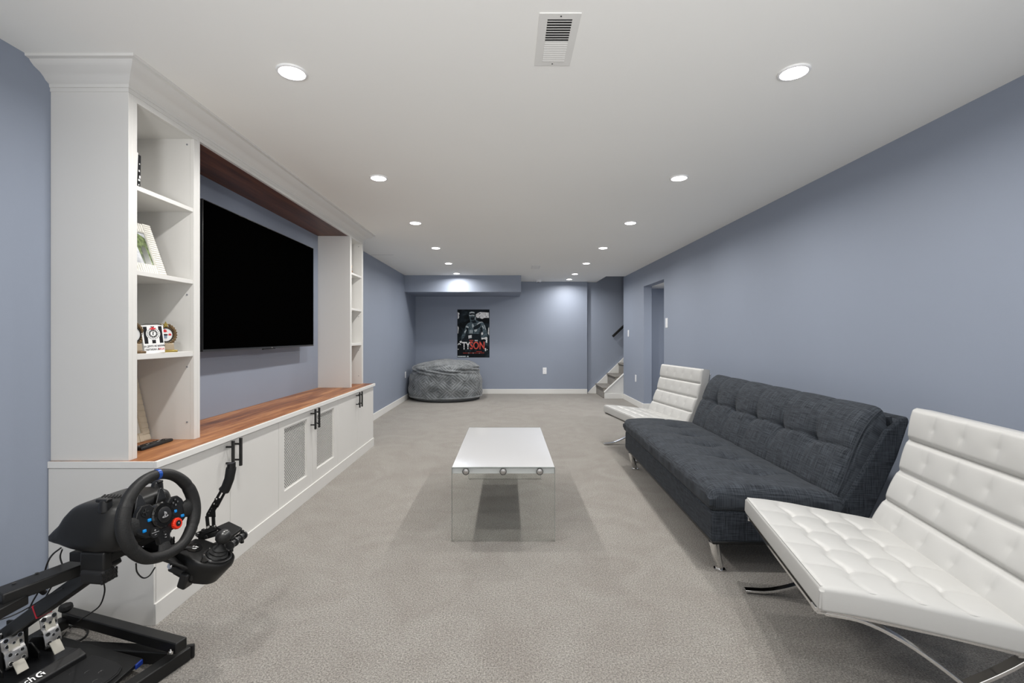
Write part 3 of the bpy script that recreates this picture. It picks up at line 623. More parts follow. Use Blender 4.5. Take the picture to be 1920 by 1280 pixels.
pp([[(215, 1128), (395, 1128), (395, 1150), (215, 1150)], [(415, 1138), (435, 1122), (455, 1138), (455, 1152), (415, 1152)], [(440, 1058), (470, 1058), (470, 1070), (440, 1070)], [(675, 1058), (700, 1058), (700, 1070), (675, 1070)], [(545, 1055), (558, 1055), (558, 1075), (545, 1075)]], 'small_print', 'tone_light', 4)
pp([[(330, 1062), (790, 1058), (790, 1064), (330, 1068)], [(620, 1025), (740, 1030), (740, 1036), (620, 1032)]], 'small_print', 'poster_red', 4)
def ptxt(body, xc, yc, size, mt, sx=1, bold=0, nm='lettering'):
    w3 = Vector(((xc-208)/697*PW+px0, YF-.0115, pz1-(yc-118)/1042*PH))-Vector(t.location)
    text(nm, body, mt, size, frame_of(w3, Vector((1, 0, 0)), Vector((0, 0, 1)), Vector((0, -1, 0))), sheet, sx=sx, bold=bold)
ptxt('TY', 396, 915, .215, 'mark_white', .62, .004); ptxt('SON', 640, 908, .215, 'poster_red', .72, .004)
ptxt('MIKE', 617, 795, .038, 'mark_white', .8, .001); ptxt('IRON', 516, 795, .038, 'poster_red', .9, .001)
pp([[(300, 945), (400, 940), (800, 955), (800, 962), (400, 950), (300, 955)], [(380, 985), (470, 980), (480, 1000), (380, 1050)]], 'scratches', 'tone_dark', 9)

# ------------------------------------------------------------ beanbag
def beanbag():
    c = Vector((-1.180, 8.93, 0)); t = thing('beanbag', 'large round grey plush beanbag with zigzag quilting in the far left corner', 'beanbag', c)
    NU, NV = 520, 200; rnd = random.Random(3)
    ph = [rnd.uniform(0, 6.28) for _ in range(12)]
    vs = []; fs = []
    def tri(x): x = x-math.floor(x); return abs(2*x-1)
    for j in range(NV+1):
        v = j/NV
        for i in range(NU):
            a = 2*pi*i/NU
            lump = .018*math.sin(2*a+ph[0])+.014*math.sin(3*a+ph[1])+.008*math.sin(7*a+ph[2]+4*v)
            # profile: v 0..0.6 side, .6..1 top
            if v < .6:
                q = v/.6; z = .075+.50*q; r_ = .655-.045*q+.035*math.sin(pi*q)
                nr, nz = 1, 0
            else:
                q = (v-.6)/.4; th_ = q*pi/2; r_ = .610*math.cos(th_)**.74 if q < 1 else 0; z = .575+.160*math.sin(th_)**.95; nr, nz = math.cos(th_), math.sin(th_)
            r_ += lump*(r_/.6)
            z += (.022*math.cos(a-.9)+.010*math.cos(3*a+1)*min(1, max(0, (v-.35)*3)))*(r_/.6)
            # chevron quilting in (arc, height) space
            s_ = a*5.2/ (2*pi)*2.1; hgt = v*2.6 if v < .6 else v*2.6
            cell = math.floor(s_*1.5)+math.floor(hgt*1.9+.5*tri(s_*1.5))
            d1 = (s_*1.5*1.5+hgt*2.2) if cell % 2 else (s_*1.5*1.5-hgt*2.2)
            w1 = tri(d1*2.5)
            quilt = .014*(min(w1*2.2, 1)-.6)
            if v > .93: quilt *= (1-v)/.07
            wr = .010*math.sin(9*a+6*math.sin(5*v*3+ph[4])+ph[3])*math.exp(-((v-.62)/.12)**2)*1.6+.008*math.sin(23*v+3*a+ph[5])+.016*math.exp(-((v-.60+.03*math.sin(4*a+ph[6]))/.018)**2)*(-1)
            k = quilt+wr*(1 if v < .9 else (1-v)/.1)
            vs.append(((r_+k*nr)*math.cos(a), (r_+k*nr)*math.sin(a), z+k*nz))
    for j in range(NV):
        for i in range(NU): fs.append((j*NU+i, j*NU+(i+1) % NU, (j+1)*NU+(i+1) % NU, (j+1)*NU+i))
    mb = MB(); mb.add(vs, fs); mb.obj('cover', 'plush', t, smooth=80)
    mb = MB(); R = []
    for rr, z in ((.30, .0), (.57, .001), (.625, .025), (.645, .065), (.60, .085)): R.append([((rr+.012*math.sin(2*a+ph[0]))*math.cos(a), (rr+.012*math.sin(2*a+ph[0]))*math.sin(a), z) for a in [2*pi*i/90 for i in range(90)]])
    mb.rings(R); mb.obj('base_panel', 'bag_base', t, smooth=60)
    mb = MB(); ring = []
    for i in range(120):
        a = 2*pi*i/120; rc = .662+.018*math.sin(2*a+ph[0])+.012*math.sin(3*a+ph[1]); ring.append([( (rc+.014*math.cos(b_))*math.cos(a), (rc+.014*math.cos(b_))*math.sin(a), .076+.016*math.sin(b_)) for b_ in [2*pi*q/8 for q in range(8)]])
    mb.rings(ring, closed=True); mb.obj('piping', 'plush', t, smooth=80)
beanbag()

# ------------------------------------------------------------ coffee table
TXa, TXb, TYa, TYb, TZ = -.328, .276, 2.723, 3.915, .435
t = thing('coffee_table', 'low glossy white coffee table standing on clear glass end panels', 'coffee table', (-.026, 3.32, 0))
part(bx((TXa, TYa+.012, TZ-.040), (TXb, TYb-.012, TZ)), 'tabletop', 'table_white', t, bevel=.002)
for y0, y1, s_ in ((TYa, TYa+.0115, -1), (TYb-.0115, TYb, 1)):
    g = part(bx((TXa, y0, 0), (TXb, y1, TZ-.0015)), 'leg', 'clear_glass', t, smooth=0); g['label'] = 'clear glass end panel'
    mb = MB()
    for xa in (TXa-.0012, TXb): mb.box((xa, y0, 0), (xa+.0012, y1, TZ-.0015))
    mb.box((TXa, y0, TZ-.0015), (TXb, y1, TZ-.0003)); mb.obj('glass_edge', 'glass_edge', g, M4=local(t))
    yf = y0 if s_ < 0 else y1
    for xc in (-.246, -.027, .188):
        mb = MB(); rr = .020; ax = Vector((0, s_, 0)); mb.tube([Vector((xc, yf, TZ-.024))+ax*q for q in (0, .004, .006)], [rr, rr, rr*.86], 28); bc = part(mb, 'bolt_cap', 'brushed', t)
        mb = MB(); R = [[(xc+q*math.cos(a), yf+s_*z, TZ-.024+q*math.sin(a)) for a in [2*pi*i/28 for i in range(28)]] for q, z in ((.0200, .0045), (.0196, .0068), (.0165, .0072), (.0160, .0055))]; mb.rings(R, cap=False); mb.obj('cap_rim', 'brushed_dark', bc, M4=local(t))

# ------------------------------------------------------------ tufted cushions
def cushion(L_, W_, T_, Rt, Rb, hfun, mapf, nu, nv, name, mt, parent):
    """closed cushion: u in 0..L_, v in 0..W_; hfun(u,v) adds to the top height; mapf(u,v,h)->xyz"""
    def spaced(n, Ln, R):
        e = [R*(1-math.cos(q*pi/2/5)) for q in range(5)]
        mid = [R+(Ln-2*R)*q/(n-1) for q in range(n)]
        return e+mid+[Ln-x for x in reversed(e)]
    U = spaced(nu, L_, Rt); V = spaced(nv, W_, Rt); vs = []; fs = []; nU, nV = len(U), len(V)
    def fall(u, v, R):
        du = max(0, R-min(u, L_-u))/R; dv = max(0, R-min(v, W_-v))/R; d = min(1, math.sqrt(du*du+dv*dv)); return R*(1-math.sqrt(max(0, 1-d*d)))
    for v in V:
        for u in U:
            e = min(1, min(u, L_-u)/(Rt*1.0+1e-6), min(v, W_-v)/(Rt*1.0+1e-6))
            vs.append(mapf(u, v, T_-fall(u, v, Rt)+hfun(u, v)*e))
    o1 = len(vs)
    for v in V:
        for u in U: vs.append(mapf(u, v, fall(u, v, Rb)))
    for j in range(nV-1):
        for i in range(nU-1):
            q = j*nU+i; fs.append((q, q+1, q+nU+1, q+nU)); q += o1; fs.append((q, q+nU, q+nU+1, q+1))
    bd = [i for i in range(nU)]+[j*nU+nU-1 for j in range(1, nV)]+[(nV-1)*nU+i for i in range(nU-2, -1, -1)]+[j*nU for j in range(nV-2, 0, -1)]
    for k in range(len(bd)): a, b_ = bd[k], bd[(k+1) % len(bd)]; fs.append((a, a+o1, b_+o1, b_))
    mb = MB(); mb.add(vs, fs); o = mb.obj(name, mt, parent, smooth=70); uv = o.data.uv_layers.new(name='weave'); q = [(u, v) for v in V for u in U]*2
    for lp in o.data.loops: uv.data[lp.index].uv = q[lp.vertex_index]
    return o
def curve(pts):  # Catmull-Rom through 2D points -> function of arc length returning point and normal
    P = [Vector(p) for p in pts]; P = [P[0]*2-P[1]]+P+[P[-1]*2-P[-2]]; out_ = []
    for k in range(1, len(P)-2):
        for q in range(24):
            s_ = q/24; a, b_, c, d = P[k-1:k+3]
            out_.append(.5*((2*b_)+(-a+c)*s_+(2*a-5*b_+4*c-d)*s_*s_+(-a+3*b_-3*c+d)*s_**3))
    out_.append(P[-2]); D = [0]
    for i in range(1, len(out_)): D.append(D[-1]+(out_[i]-out_[i-1]).length)
    def f(s_):
        s_ = max(0, min(D[-1], s_)); i = 1
        while D[i] < s_ and i < len(D)-1: i += 1
        q = (s_-D[i-1])/max(1e-9, D[i]-D[i-1]); p = out_[i-1].lerp(out_[i], q); a = out_[max(0, i-2)]; b_ = out_[min(len(out_)-1, i+1)]
        tt = (b_-a).normalized(); return p, Vector((-tt.y, tt.x))
    return f, D[-1]
G = lambda x, w_: math.exp(-(x/w_)**2)

# ------------------------------------------------------------ sofa (click-clack futon)
LEN = 2.02
sofa = thing('futon_sofa', 'charcoal grey tufted fabric futon sofa on chrome legs along the right wall', 'sofa', (1.026, 2.335, 0), -math.atan2(.032, 1))
# local: x = depth to the wall, y = length away from the camera
mb = MB(); mb.prism([(.006, .158), (.008, .322), (.60, .322), (.66, .30), (.62, .158)], lambda a, b_, d: (a, d, b_), .012, LEN-.012); mb.obj('seat_base', 'charcoal_base', sofa, bevel=.018, seg=4)
mb = MB(); mb.prism([(.012, .150), (.012, .166), (.61, .166), (.61, .150)], lambda a, b_, d: (a, d, b_), .015, LEN-.015); mb.obj('base_rail', 'black_steel', sofa, bevel=.004)
nt = 6; tl = LEN/nt
def seat_h(u, v):   # u along length, v depth
    h = 0.0; k = round(u/tl)
    bul = .006*(abs(math.sin(pi*u/tl))**.8)
    if 1 <= k <= nt-1:
        du = u-k*tl; dv = v-.385; r_ = math.hypot(du, dv); h -= .052*math.exp(-r_/.052)
        h -= .0030*G(du, .007)+.008*G(du, .02)*G(dv, .09)
    h -= .006*G(v-.385, .010)*(.3+.7*abs(math.cos(pi*u/tl)))+.0015*math.sin(23*u+14*v)
    return bul*min(1, v/.1)*(1 if v < .5 else max(0, (.66-v)/.16))+h+.012*math.sin(pi*min(1, v/.63))
def seat_map(u, v, h):
    z = .318+h-.030*(v/.66)**2
    x = -.010+v; 
    return (x, u, z)
cushion(LEN, .69, .115, .048, .035, seat_h, seat_map, 150, 44, 'seat_cushion', 'charcoal_fabric', sofa)
bf, bl = curve([(.600, .375), (.655, .50), (.705, .645), (.765, .762), (.835, .840), (.885, .852)])
def back_h(u, v):
    h = 0; k = round(u/tl); vc = .275
    if 1 <= k <= nt-1:
        du = u-k*tl; dv = v-vc; r_ = math.hypot(du, dv); h -= .044*math.exp(-r_/.040); h -= .0035*G(du, .006)+.004*G(du, .02)*G(dv, .10)
    h -= .013*G(v-vc-.006*math.sin(2*pi*u/tl), .011)+.0012*math.sin(41*u+9*v)*G(v-vc+.03, .05)
    return h+.006*abs(math.sin(pi*u/tl))**.8+.012*math.sin(2*pi*min(1, v/bl))**2
def back_map(u, v, h):
    p, n_ = bf(v); q = p+n_*(h-.125)
    return (q.x, u, q.y)
cushion(LEN-.03, bl, .125, .050, .03, back_h, lambda u, v, h: back_map(u+.015, v, h) if False else (lambda r_: (r_[0], r_[1]+.015, r_[2]))(back_map(u, v, h)), 150, 44, 'back_cushion', 'charcoal_fabric', sofa)
mb = MB(); mb.prism([(.60, .30), (.70, .46), (.85, .73), (.92, .79), (.965, .808), (.974, .78), (.915, .60), (.80, .34), (.755, .235), (.62, .20)], lambda a, b_, d: (a, d, b_), .0, LEN); mb.obj('back_shell', 'charcoal_base', sofa, bevel=.022, seg=4)
# piping round the near end of the back cushion and seat front
mb = MB(); pts = []
for q in range(25):
    p, n_ = bf(.045+(bl-.09)*q/24); pts.append((p.x+n_.x*-.012, .020, p.y+n_.y*-.012))
mb.tube(pts, .0028, 6); mb.obj('piping', 'charcoal_fabric', sofa)
mb = MB(); mb.tube([(.012, .03, .345), (-.002, .06, .343), (-.003, LEN/2, .342), (-.002, LEN-.06, .343)], .003, 6); mb.obj('piping', 'charcoal_fabric', sofa)
for (x, y) in ((.045, .055), (.045, LEN-.16), (.70, .16), (.70, LEN-.16)):
    sx = 1 if x < .3 else -1
    mb = MB(); mb.tube([(x-.015*sx, y-.01, .158), (x-.004*sx, y-.004, .10), (x+.014*sx, y+.008, .04), (x+.022*sx, y+.012, .006)], [.026, .024, .021, .019], 20); lg = mb.obj('leg', 'chrome', sofa)
    mb = MB(); mb.cyl((x+.022*sx, y+.012, 0), (0, 0, 1), .028, .007, 24); mb.obj('foot_disc', 'chrome', lg)
# care label stitched on the seat edge
mb = MB(); mb.box((.61, 1.15, .865), (.617, 1.152, .878)); 

# ------------------------------------------------------------ white lounge chairs
CW = .82
def lounge_chair(loc, rz, label):
    t = thing('lounge_chair', label, 'chair', loc, rz, 'white tufted lounge chairs')
    # local x = towards the back, local y = -width (0 .. -CW)
    sf, sl = curve([(0, .358), (.14, .350), (.34, .325), (.56, .296)])
    def seat_hh(u, v):    # u across, v depth
        cu, cv = CW/5, sl/4.35; h = 0
        ku, kv = round(u/cu), round(v/cv)
        wob = .014*math.cos(2*pi*u/cu)
        dv = v-wob-kv*cv
        if 1 <= kv <= 3: h -= .0065*G(dv, .009)*(1 if .5 < u/cu < 4.5 else .5)
        du = u-ku*cu
        if 1 <= ku <= 4: h -= .002*G(du, .007)
        if 1 <= ku <= 4 and 1 <= kv <= 3: h -= .010*math.exp(-math.hypot(du, v-kv*cv-.014)/.020)
        return h+.006*abs(math.sin(pi*u/cu))**.7*abs(math.sin(pi*v/cv))**.7
    def smap(u, v, h):
        p, n_ = sf(v); q = p+n_*h; return (q.x, -u, q.y)
    cushion(CW, sl, .078, .014, .012, seat_hh, smap, 110, 90, 'seat', 'leather_white', t)
    bf2, bl2 = curve([(.515, .345), (.570, .455), (.634, .615), (.668, .75), (.690, .888)])
    nb = 4; bh = bl2/nb
    def bhh(u, v):
        kv = round(v/bh); h = 0
        if 1 <= kv <= nb-1: h -= .015*G(v-kv*bh, .009)
        cu = CW/5; ku = round(u/cu); vm = (math.floor(min(v, bl2-.001)/bh)+.5)*bh
        if 1 <= ku <= 4: h -= .008*math.exp(-math.hypot(u-ku*cu, (v-vm)*1.0)/.028)+.0025*G(u-ku*cu, .008)
        return h+.010*abs(math.sin(pi*v/bh))**.6
    def bmap(u, v, h):
        p, n_ = bf2(v); q = p+n_*(h-.090); return (q.x, -u, q.y)
    cushion(CW, bl2, .090, .016, .012, bhh, bmap, 90, 90, 'backrest', 'leather_white', t)
    # seam piping on the seat's front and side edges
    mb = MB(); pts = [smap(.012, sl*q/16*.96+.006, .0765) for q in range(16, -1, -1)]+[smap(.012+(CW-.024)*q/20, .006, .0765) for q in range(1, 21)]+[smap(CW-.012, .006+sl*.96*q/16, .0765) for q in range(1, 17)]
    mb.tube(pts, .0026, 6); mb.obj('piping', 'leather_white', t)
    # flat chrome side frames
    c1, l1 = curve([(-.01, .012), (.10, .022), (.24, .075), (.42, .175), (.58, .300), (.70, .470), (.765, .640), (.800, .830)])
    c2, l2 = curve([(.03, .338), (.14, .325), (.26, .270), (.40, .170), (.53, .062), (.62, .008)])
    for yy in (-.045, -(CW-.045)):
        for c, l_ in ((c1, l1), (c2, l2)):
            pts = []
            for q in range(33): p, n_ = c(l_*q/32); pts.append((p.x, yy, p.y))
            mb = MB(); mb.tube(pts, 0, flat=(.032, .011), up=(0, 0, 1)); mb.obj('frame_bar', 'chrome', t, smooth=30, bevel=.0015)
        mb = MB(); mb.tube([(.0, yy*1.0, .350), (.15, yy, .338), (.35, yy, .315), (.56, yy, .285)], 0, flat=(.030, .016), up=(0, 0, 1)); mb.obj('seat_rail', 'chrome', t, smooth=30, bevel=.0015)
    for x, z in ((.02, .342), (.54, .282), (.775, .70)):
        mb = MB(); mb.tube([(x, -.03, z), (x, -(CW-.03), z)], 0, flat=(.028, .010)); mb.obj('cross_bar', 'chrome', t, smooth=30)
    for x in (.12, .22, .32, .42):
        p, n_ = sf(x); mb = MB(); mb.tube([(x, -.05, p.y-.003), (x, -(CW-.05), p.y-.003)], 0, flat=(.03, .003)); mb.obj('strap', 'leather_white', t, smooth=0)
    return t
lounge_chair((1.136, 2.227, 0), math.atan2(-.218, .976), 'near white tufted leather lounge chair with a chrome cross frame')
lounge_chair((1.068, 5.18, 0), math.atan2(.156, .988), 'far white tufted leather lounge chair beyond the sofa')
# ------------------------------------------------------------ racing stand
def rigthing(name, label, cat, loc): return thing(name, label, cat, loc)
st = rigthing('racing_stand', 'black steel tube racing wheel stand on the carpet beside the media unit', 'stand', (-1.35, 1.6, 0))
def rtube(nm, pts, wd, th, up=(0, 0, 1), mt='black_steel', par=None, bev=.004):
    mb = MB(); mb.tube(pts, 0, flat=(wd, th), up=up); o = mb.obj(nm, mt, par or st, M4=local(par or st) if (par is None or par.parent is None) else local(par.parent), smooth=30, bevel=bev); return o
rtube('side_rail', [(-1.178, 1.676, .088), (-1.785, 1.881, .078)], .042, .040)
rtube('floor_bar', [(-1.20, 1.715, .026), (-1.62, 1.745, .026)], .045, .045)
rtube('floor_bar', [(-1.200, 1.735, .026), (-1.349, 1.26, .026)], .045, .048)
rtube('side_rail', [(-1.33, 1.29, .090), (-1.80, 1.44, .090)], .042, .040)
rtube('rear_bar', [(-1.775, 1.86, .060), (-1.815, 1.46, .060)], .04, .04)
rtube('wheel_post', [(-1.705, 1.572, .192), (-1.19, 1.40, .538)], .038, .042)
rtube('end_cap', [(-1.197, 1.728, .026), (-1.202, 1.742, .026)], .049, .050, mt='rubber')
rtube('upper_arm', [(-1.318, 1.475, .490), (-1.402, 1.272, .488)], .068, .034)
rtube('upper_arm', [PY(40, 1122, 1.31), PY(-70, 1180, 1.18)], .05, .028)
for px, py in ((26, 1093), (69, 1074)):
    p = Pz(px, py, .5075); mb = MB(); mb.cyl(p, (0, 0, 1), .0045, .0008, 14); part(mb, 'bolt_hole', 'vent_dark', st)
rtube('shifter_arm', [(-1.23, 1.50, .515), (-1.13, 1.535, .478), (-1.03, 1.60, .395)], .060, .010)
rtube('shifter_arm', [(-1.14, 1.56, .50), (-1.05, 1.66, .452), (-1.02, 1.74, .452)], .05, .010)
mb = MB(); mb.box((-1.73, 1.52, .05), (-1.66, 1.528, .225)); mb.box((-1.73, 1.60, .05), (-1.66, 1.608, .225)); part(mb, 'bracket', 'black_steel', st, bevel=.002)
mb = MB(); mb.prism([(-1.315, 1.30), (-1.312, 1.668), (-1.72, 1.79), (-1.80, 1.40)], lambda a, b_, d: (a, b_, d), .036, .049); part(mb, 'pedal_plate', 'black_steel', st, bevel=.002)
for c_, ax in (((-1.200, 1.655, .081), (-.32, -.947, 0)), ((-1.676, 1.536, .214), (-.32, -.947, 0)), (PY(321, 1060, 1.55), (-.2, -.947, .2))):
    mb = MB(); mb.cyl(c_, ax, .010, .006, 6); mb.cyl(Vector(c_)+Vector(ax)*.006, ax, .006, .004, 12); part(mb, 'bolt', 'chrome', st)
p = Vector((-1.465, 1.47, .392)); ax = Vector((-.3, -.5, .8)).normalized(); mb = MB(); mb.tube([p, p+ax*.02, p+ax*.03, p+ax*.042], [.008, .008, .024, .022], 8); part(mb, 'clamp_knob', 'rubber', st, bevel=.003)
p = Vector((-1.765, 1.853, .105)); mb = MB(); mb.tube([p, p+Vector((0, 0, .012)), p+Vector((0, 0, .03))], [.010, .024, .021], 8); part(mb, 'clamp_knob', 'rubber', st, bevel=.003)
o = rtube('tape_mark', [(-1.512, 1.5077, .3216), (-1.517, 1.5093, .3183)], .0395, .0435, mt='red_tape', bev=0)
p = Pz(262, 1240, .05); part(bx((p.x-.004, p.y-.018, .034), (p.x+.003, p.y+.012, .051)), 'tape_mark', 'blue_tape', st, bevel=.002)

# ------------------------------------------------------------ steering wheel and its motor housing
yw, pt_, ro = -.12, .22, .085
n_ = Vector((math.cos(pt_)*math.cos(yw), math.cos(pt_)*math.sin(yw), math.sin(pt_)))
r_ = Vector((-math.sin(yw), math.cos(yw), 0)); u_ = n_.cross(r_)
u2 = u_*math.cos(ro)+r_*math.sin(ro); r2 = r_*math.cos(ro)-u_*math.sin(ro)
W0 = Vector((-1.080, 1.448, .648))
wt = rigthing('racing_controller', 'black leather gaming steering wheel with motor housing clamped on the stand', 'steering wheel', W0)
WF = Matrix.Translation(-W0) @ frame_of(W0, r2, u2, n_)          # wheel frame: x right, y up, z to the driver
HF = Matrix.Translation(-W0) @ frame_of(W0, r_, Vector((-math.cos(yw), -math.sin(yw), 0)), Vector((0, 0, 1)))  # housing frame: x right, y forward, z up
def wp(mb, nm, mt, par=None, **k): return mb.obj(nm, mt, par or wt, M4=WF, **k)
def rim(a0, a1, n, extra=0, ins=0):
    R = []
    for i in range(n+1):
        a = a0+(a1-a0)*i/n; rc = .1255; s_ = abs(math.cos(a)); tr = .0155+.0028*max(0, s_-.5)*2+extra
        dip = .0022*math.exp(-((a % pi-.55)/.05)**2)+.0022*math.exp(-((a % pi-(pi-.55))/.05)**2); tr -= dip*.6; flat = .006*max(0, -math.sin(a)-.86)/.14
        R.append([((rc-flat+tr*1.05*math.cos(b_))*math.cos(a), (rc-flat+tr*1.05*math.cos(b_))*math.sin(a), tr*1.05*math.sin(b_)) for b_ in [2*pi*q/16 for q in range(16)]])
    return R
mb = MB(); mb.rings(rim(0, 2*pi, 144)[:-1], closed=True); wheel = wp(mb, 'rim', 'black_leather', smooth=80)
mb = MB(); mb.rings(rim(pi/2-.045, pi/2+.045, 4, .0007)); o = wp(mb, 'centre_band', 'blue_band', wheel); o['label'] = 'blue centre stripe on the rim'
for a in (.42, pi-.42, -.62, pi+.62):
    mb = MB(); mb.rings(rim(a-.006, a+.006, 1, .0003)); wp(mb, 'stitch_seam', 'rubber', wheel)
fp = [(-.088, .012), (-.080, .030), (-.064, .045), (-.036, .045), (-.024, .032), (.024, .032), (.036, .045), (.064, .045), (.080, .030), (.088, .012), (.088, -.030), (.070, -.042), (.050, -.052), (.028, -.056), (.020, -.066), (.018, -.085), (-.018, -.085), (-.020, -.066), (-.028, -.056), (-.050, -.052), (-.070, -.042), (-.088, -.030)]
mb = MB(); mb.prism(fp, lambda a, b_, d: (a, b_, d), -.014, .002); wp(mb, 'face_plate', 'satin_black', wheel, bevel=.003, seg=3)
for s_ in (-1, 1):
    mb = MB(); R = []
    for a, hw, hz in ((.078, .024, .008), (.095, .027, .012), (.112, .034, .014), (.122, .040, .012)): R.append([(s_*a, -.006+hw*math.cos(q), hz*math.sin(q)-.004) for q in [2*pi*i/14 for i in range(14)]])
    mb.rings(R); wp(mb, 'spoke', 'black_leather', wheel)
mb = MB(); R = []
for b_, hw, hz in ((-.082, .018, .007), (-.098, .020, .011), (-.112, .026, .013), (-.122, .030, .012)): R.append([(hw*math.cos(q), b_, hz*math.sin(q)-.004) for q in [2*pi*i/14 for i in range(14)]])
mb.rings(R); wp(mb, 'spoke', 'black_leather', wheel)
mb = MB(); mb.tube([(0, 0, z) for z in (-.01, .006, .010, .009)], [.040, .040, .036, .031], 40); hub = wp(mb, 'hub', 'gloss_black', wheel)
mb = MB(); mb.tube([(0, 0, z) for z in (.008, .0115, .0125)], [.024, .024, .022], 36); wp(mb, 'hub', 'satin_black', wheel)
for i in range(6):
    a = i*pi/3+.5; mb = MB(); mb.cyl((.035*math.cos(a), .035*math.sin(a), .0085), (0, 0, 1), .0028, .002, 6); wp(mb, 'hub_bolt', 'black_handle', wheel)
# hub emblem: upright P over a flat S
mb = MB(); mb.prism([(-.002, -.008), (.001, -.009), (.001, .004), (.004, .003), (.004, -.001), (.0065, -.001), (.0065, .005), (.003, .008), (-.002, .010)], lambda a, b_, d: (a, b_, d), .0125, .013)
mb.prism([(-.011, -.005), (-.003, -.002), (-.003, -.004), (-.008, -.006), (-.003, -.0065), (-.003, -.009), (-.010, -.008)], lambda a, b_, d: (a, b_, d), .0125, .013)
mb.prism([(.002, -.005), (.009, -.003), (.012, -.005), (.008, -.007), (.002, -.009), (.002, -.0068), (.007, -.005)], lambda a, b_, d: (a, b_, d), .0125, .013)
o = wp(mb, 'hub_emblem', 'mark_grey', wheel, smooth=0); o['kind'] = 'stuff'
for i in range(4):
    a = i*pi/2; mb = MB(); mb.cyl((.050+.0085*math.cos(a), .026+.0085*math.sin(a), .002), (0, 0, 1), .0042, .003, 16); bt = wp(mb, 'button', 'black_handle', wheel)
    mb = MB(); c_ = (.050+.0085*math.cos(a), .026+.0085*math.sin(a)); mb.rings([[(c_[0]+q*math.cos(z), c_[1]+q*math.sin(z), .0052) for z in [2*pi*k/([4, 3, 4, 12][i]) + [.785, 1.57, 0, 0][i] for k in range([4, 3, 4, 12][i])]] for q in (.0026, .0018)], cap=False); wp(mb, 'button_symbol', 'mark_grey', wheel, smooth=0)
mb = MB(); mb.cyl((-.056, .024, .002), (0, 0, 1), .0135, .002, 24); wp(mb, 'directional_pad', 'black_handle', wheel)
mb = MB(); mb.box((-.066, .0215, .004), (-.046, .0265, .007)); mb.box((-.0585, .014, .004), (-.0535, .034, .007)); wp(mb, 'directional_pad', 'satin_black', wheel, bevel=.001)
for a, b_ in ((.046, -.002), (.071, -.023), (-.046, -.002), (-.066, -.028)):
    mb = MB(); mb.box((a-.0052, b_-.0045, .0), (a+.0052, b_+.0045, .0065)); wp(mb, 'blue_button', 'blue_plastic', wheel, bevel=.0018)
mb = MB(); R = []
for z, k in ((.002, 1), (.009, 1), (.0115, .9)): R.append([((.0165+.0012*(i % 2))*k*math.cos(2*pi*i/36)+.044, (.0165+.0012*(i % 2))*k*math.sin(2*pi*i/36)-.040, z) for i in range(36)])
mb.rings(R); o = wp(mb, 'rotary_dial', 'red_plastic', wheel); o['label'] = 'red selector dial'
mb = MB(); mb.cyl((.044, -.040, .0115), (0, 0, 1), .009, .0015, 20); wp(mb, 'dial_cap', 'satin_black', wheel)
text('dial_arrow', '<', 'mark_white', .009, WF @ frame_of(Vector((.044, -.040, .0135)), Vector((1, 0, 0)), Vector((0, 1, 0)), Vector((0, 0, 1))), wheel)
mb = MB(); mb.cyl((-.036, -.042, .002), (0, 0, 1), .0155, .006, 24); wp(mb, 'plus_minus_pad', 'black_handle', wheel)
mb = MB(); mb.box((-.048, -.0427, .0082), (-.024, -.0413, .0088)); mb.box((-.039, -.0365, .008), (-.033, -.0350, .0088)); mb.box((-.0367, -.0387, .008), (-.0353, -.0328, .0088)); mb.box((-.039, -.0495, .008), (-.033, -.0480, .0088)); o = wp(mb, 'pad_symbols', 'mark_grey', wheel, smooth=0); o['kind'] = 'stuff'
for b_ in (-.052, -.060, -.068):
    mb = MB(); mb.box((-.004, b_-.0028, .001), (.006, b_+.0028, .0045)); wp(mb, 'button', 'black_handle', wheel, bevel=.001)
for b_ in (-.060, -.068):
    mb = MB(); mb.box((-.001, b_-.001, .0045), (.003, b_+.001, .005)); wp(mb, 'button_symbol', 'mark_grey', wheel, smooth=0)
for s_ in (-1, 1):
    mb = MB(); mb.prism([(s_*.012, .030), (s_*.030, .075), (s_*.040, .082), (s_*.046, .074), (s_*.062, .020), (s_*.04, .0)], lambda a, b_, d: (a, b_, d), -.034, -.029); wp(mb, 'paddle', 'brushed_dark', wheel, bevel=.002)
mb = MB(); mb.tube([(0, 0, -.014), (0, 0, -.05), (0, -.004, -.085)], [.034, .040, .046], 28); wp(mb, 'shaft', 'satin_black')
# motor housing
mb = MB(); R = []
for f_, hw, zt_, zb_ in ((.044, .060, .030, -.050), (.050, .096, .048, -.072), (.062, .112, .058, -.080), (.10, .121, .064, -.083), (.15, .122, .060, -.080), (.19, .121, .056, -.074), (.212, .120, .049, -.068), (.228, .119, .032, -.062), (.240, .118, .008, -.058), (.258, .116, -.010, -.052), (.268, .108, -.018, -.048), (.273, .085, -.026, -.044)):
    ring = []; zc, hz = (zt_+zb_)/2, (zt_-zb_)/2
    for i in range(40):
        a = 2*pi*i/40; c_, s_ = math.cos(a), math.sin(a); ex = .33
        x = math.copysign(abs(c_)**ex, c_)*hw; z = math.copysign(abs(s_)**ex, s_)
        x *= 1-.20*max(0, z); ring.append((x, f_, zc+z*hz))
    R.append(ring)
mb.rings(R); hs = mb.obj('motor_housing', 'black_plastic', wt, M4=HF, smooth=60)
for i in range(7):
    mb = MB(); mb.box((-.012, -.0016, -.002), (.012, .0016, .002), M4=Matrix.Translation((-.030-.0*i, .105+i*.011, .0655-.0004*i)) @ Matrix.Rotation(.5, 4, 'Z')); mb.obj('vent_slot', 'vent_dark', hs, M4=HF)
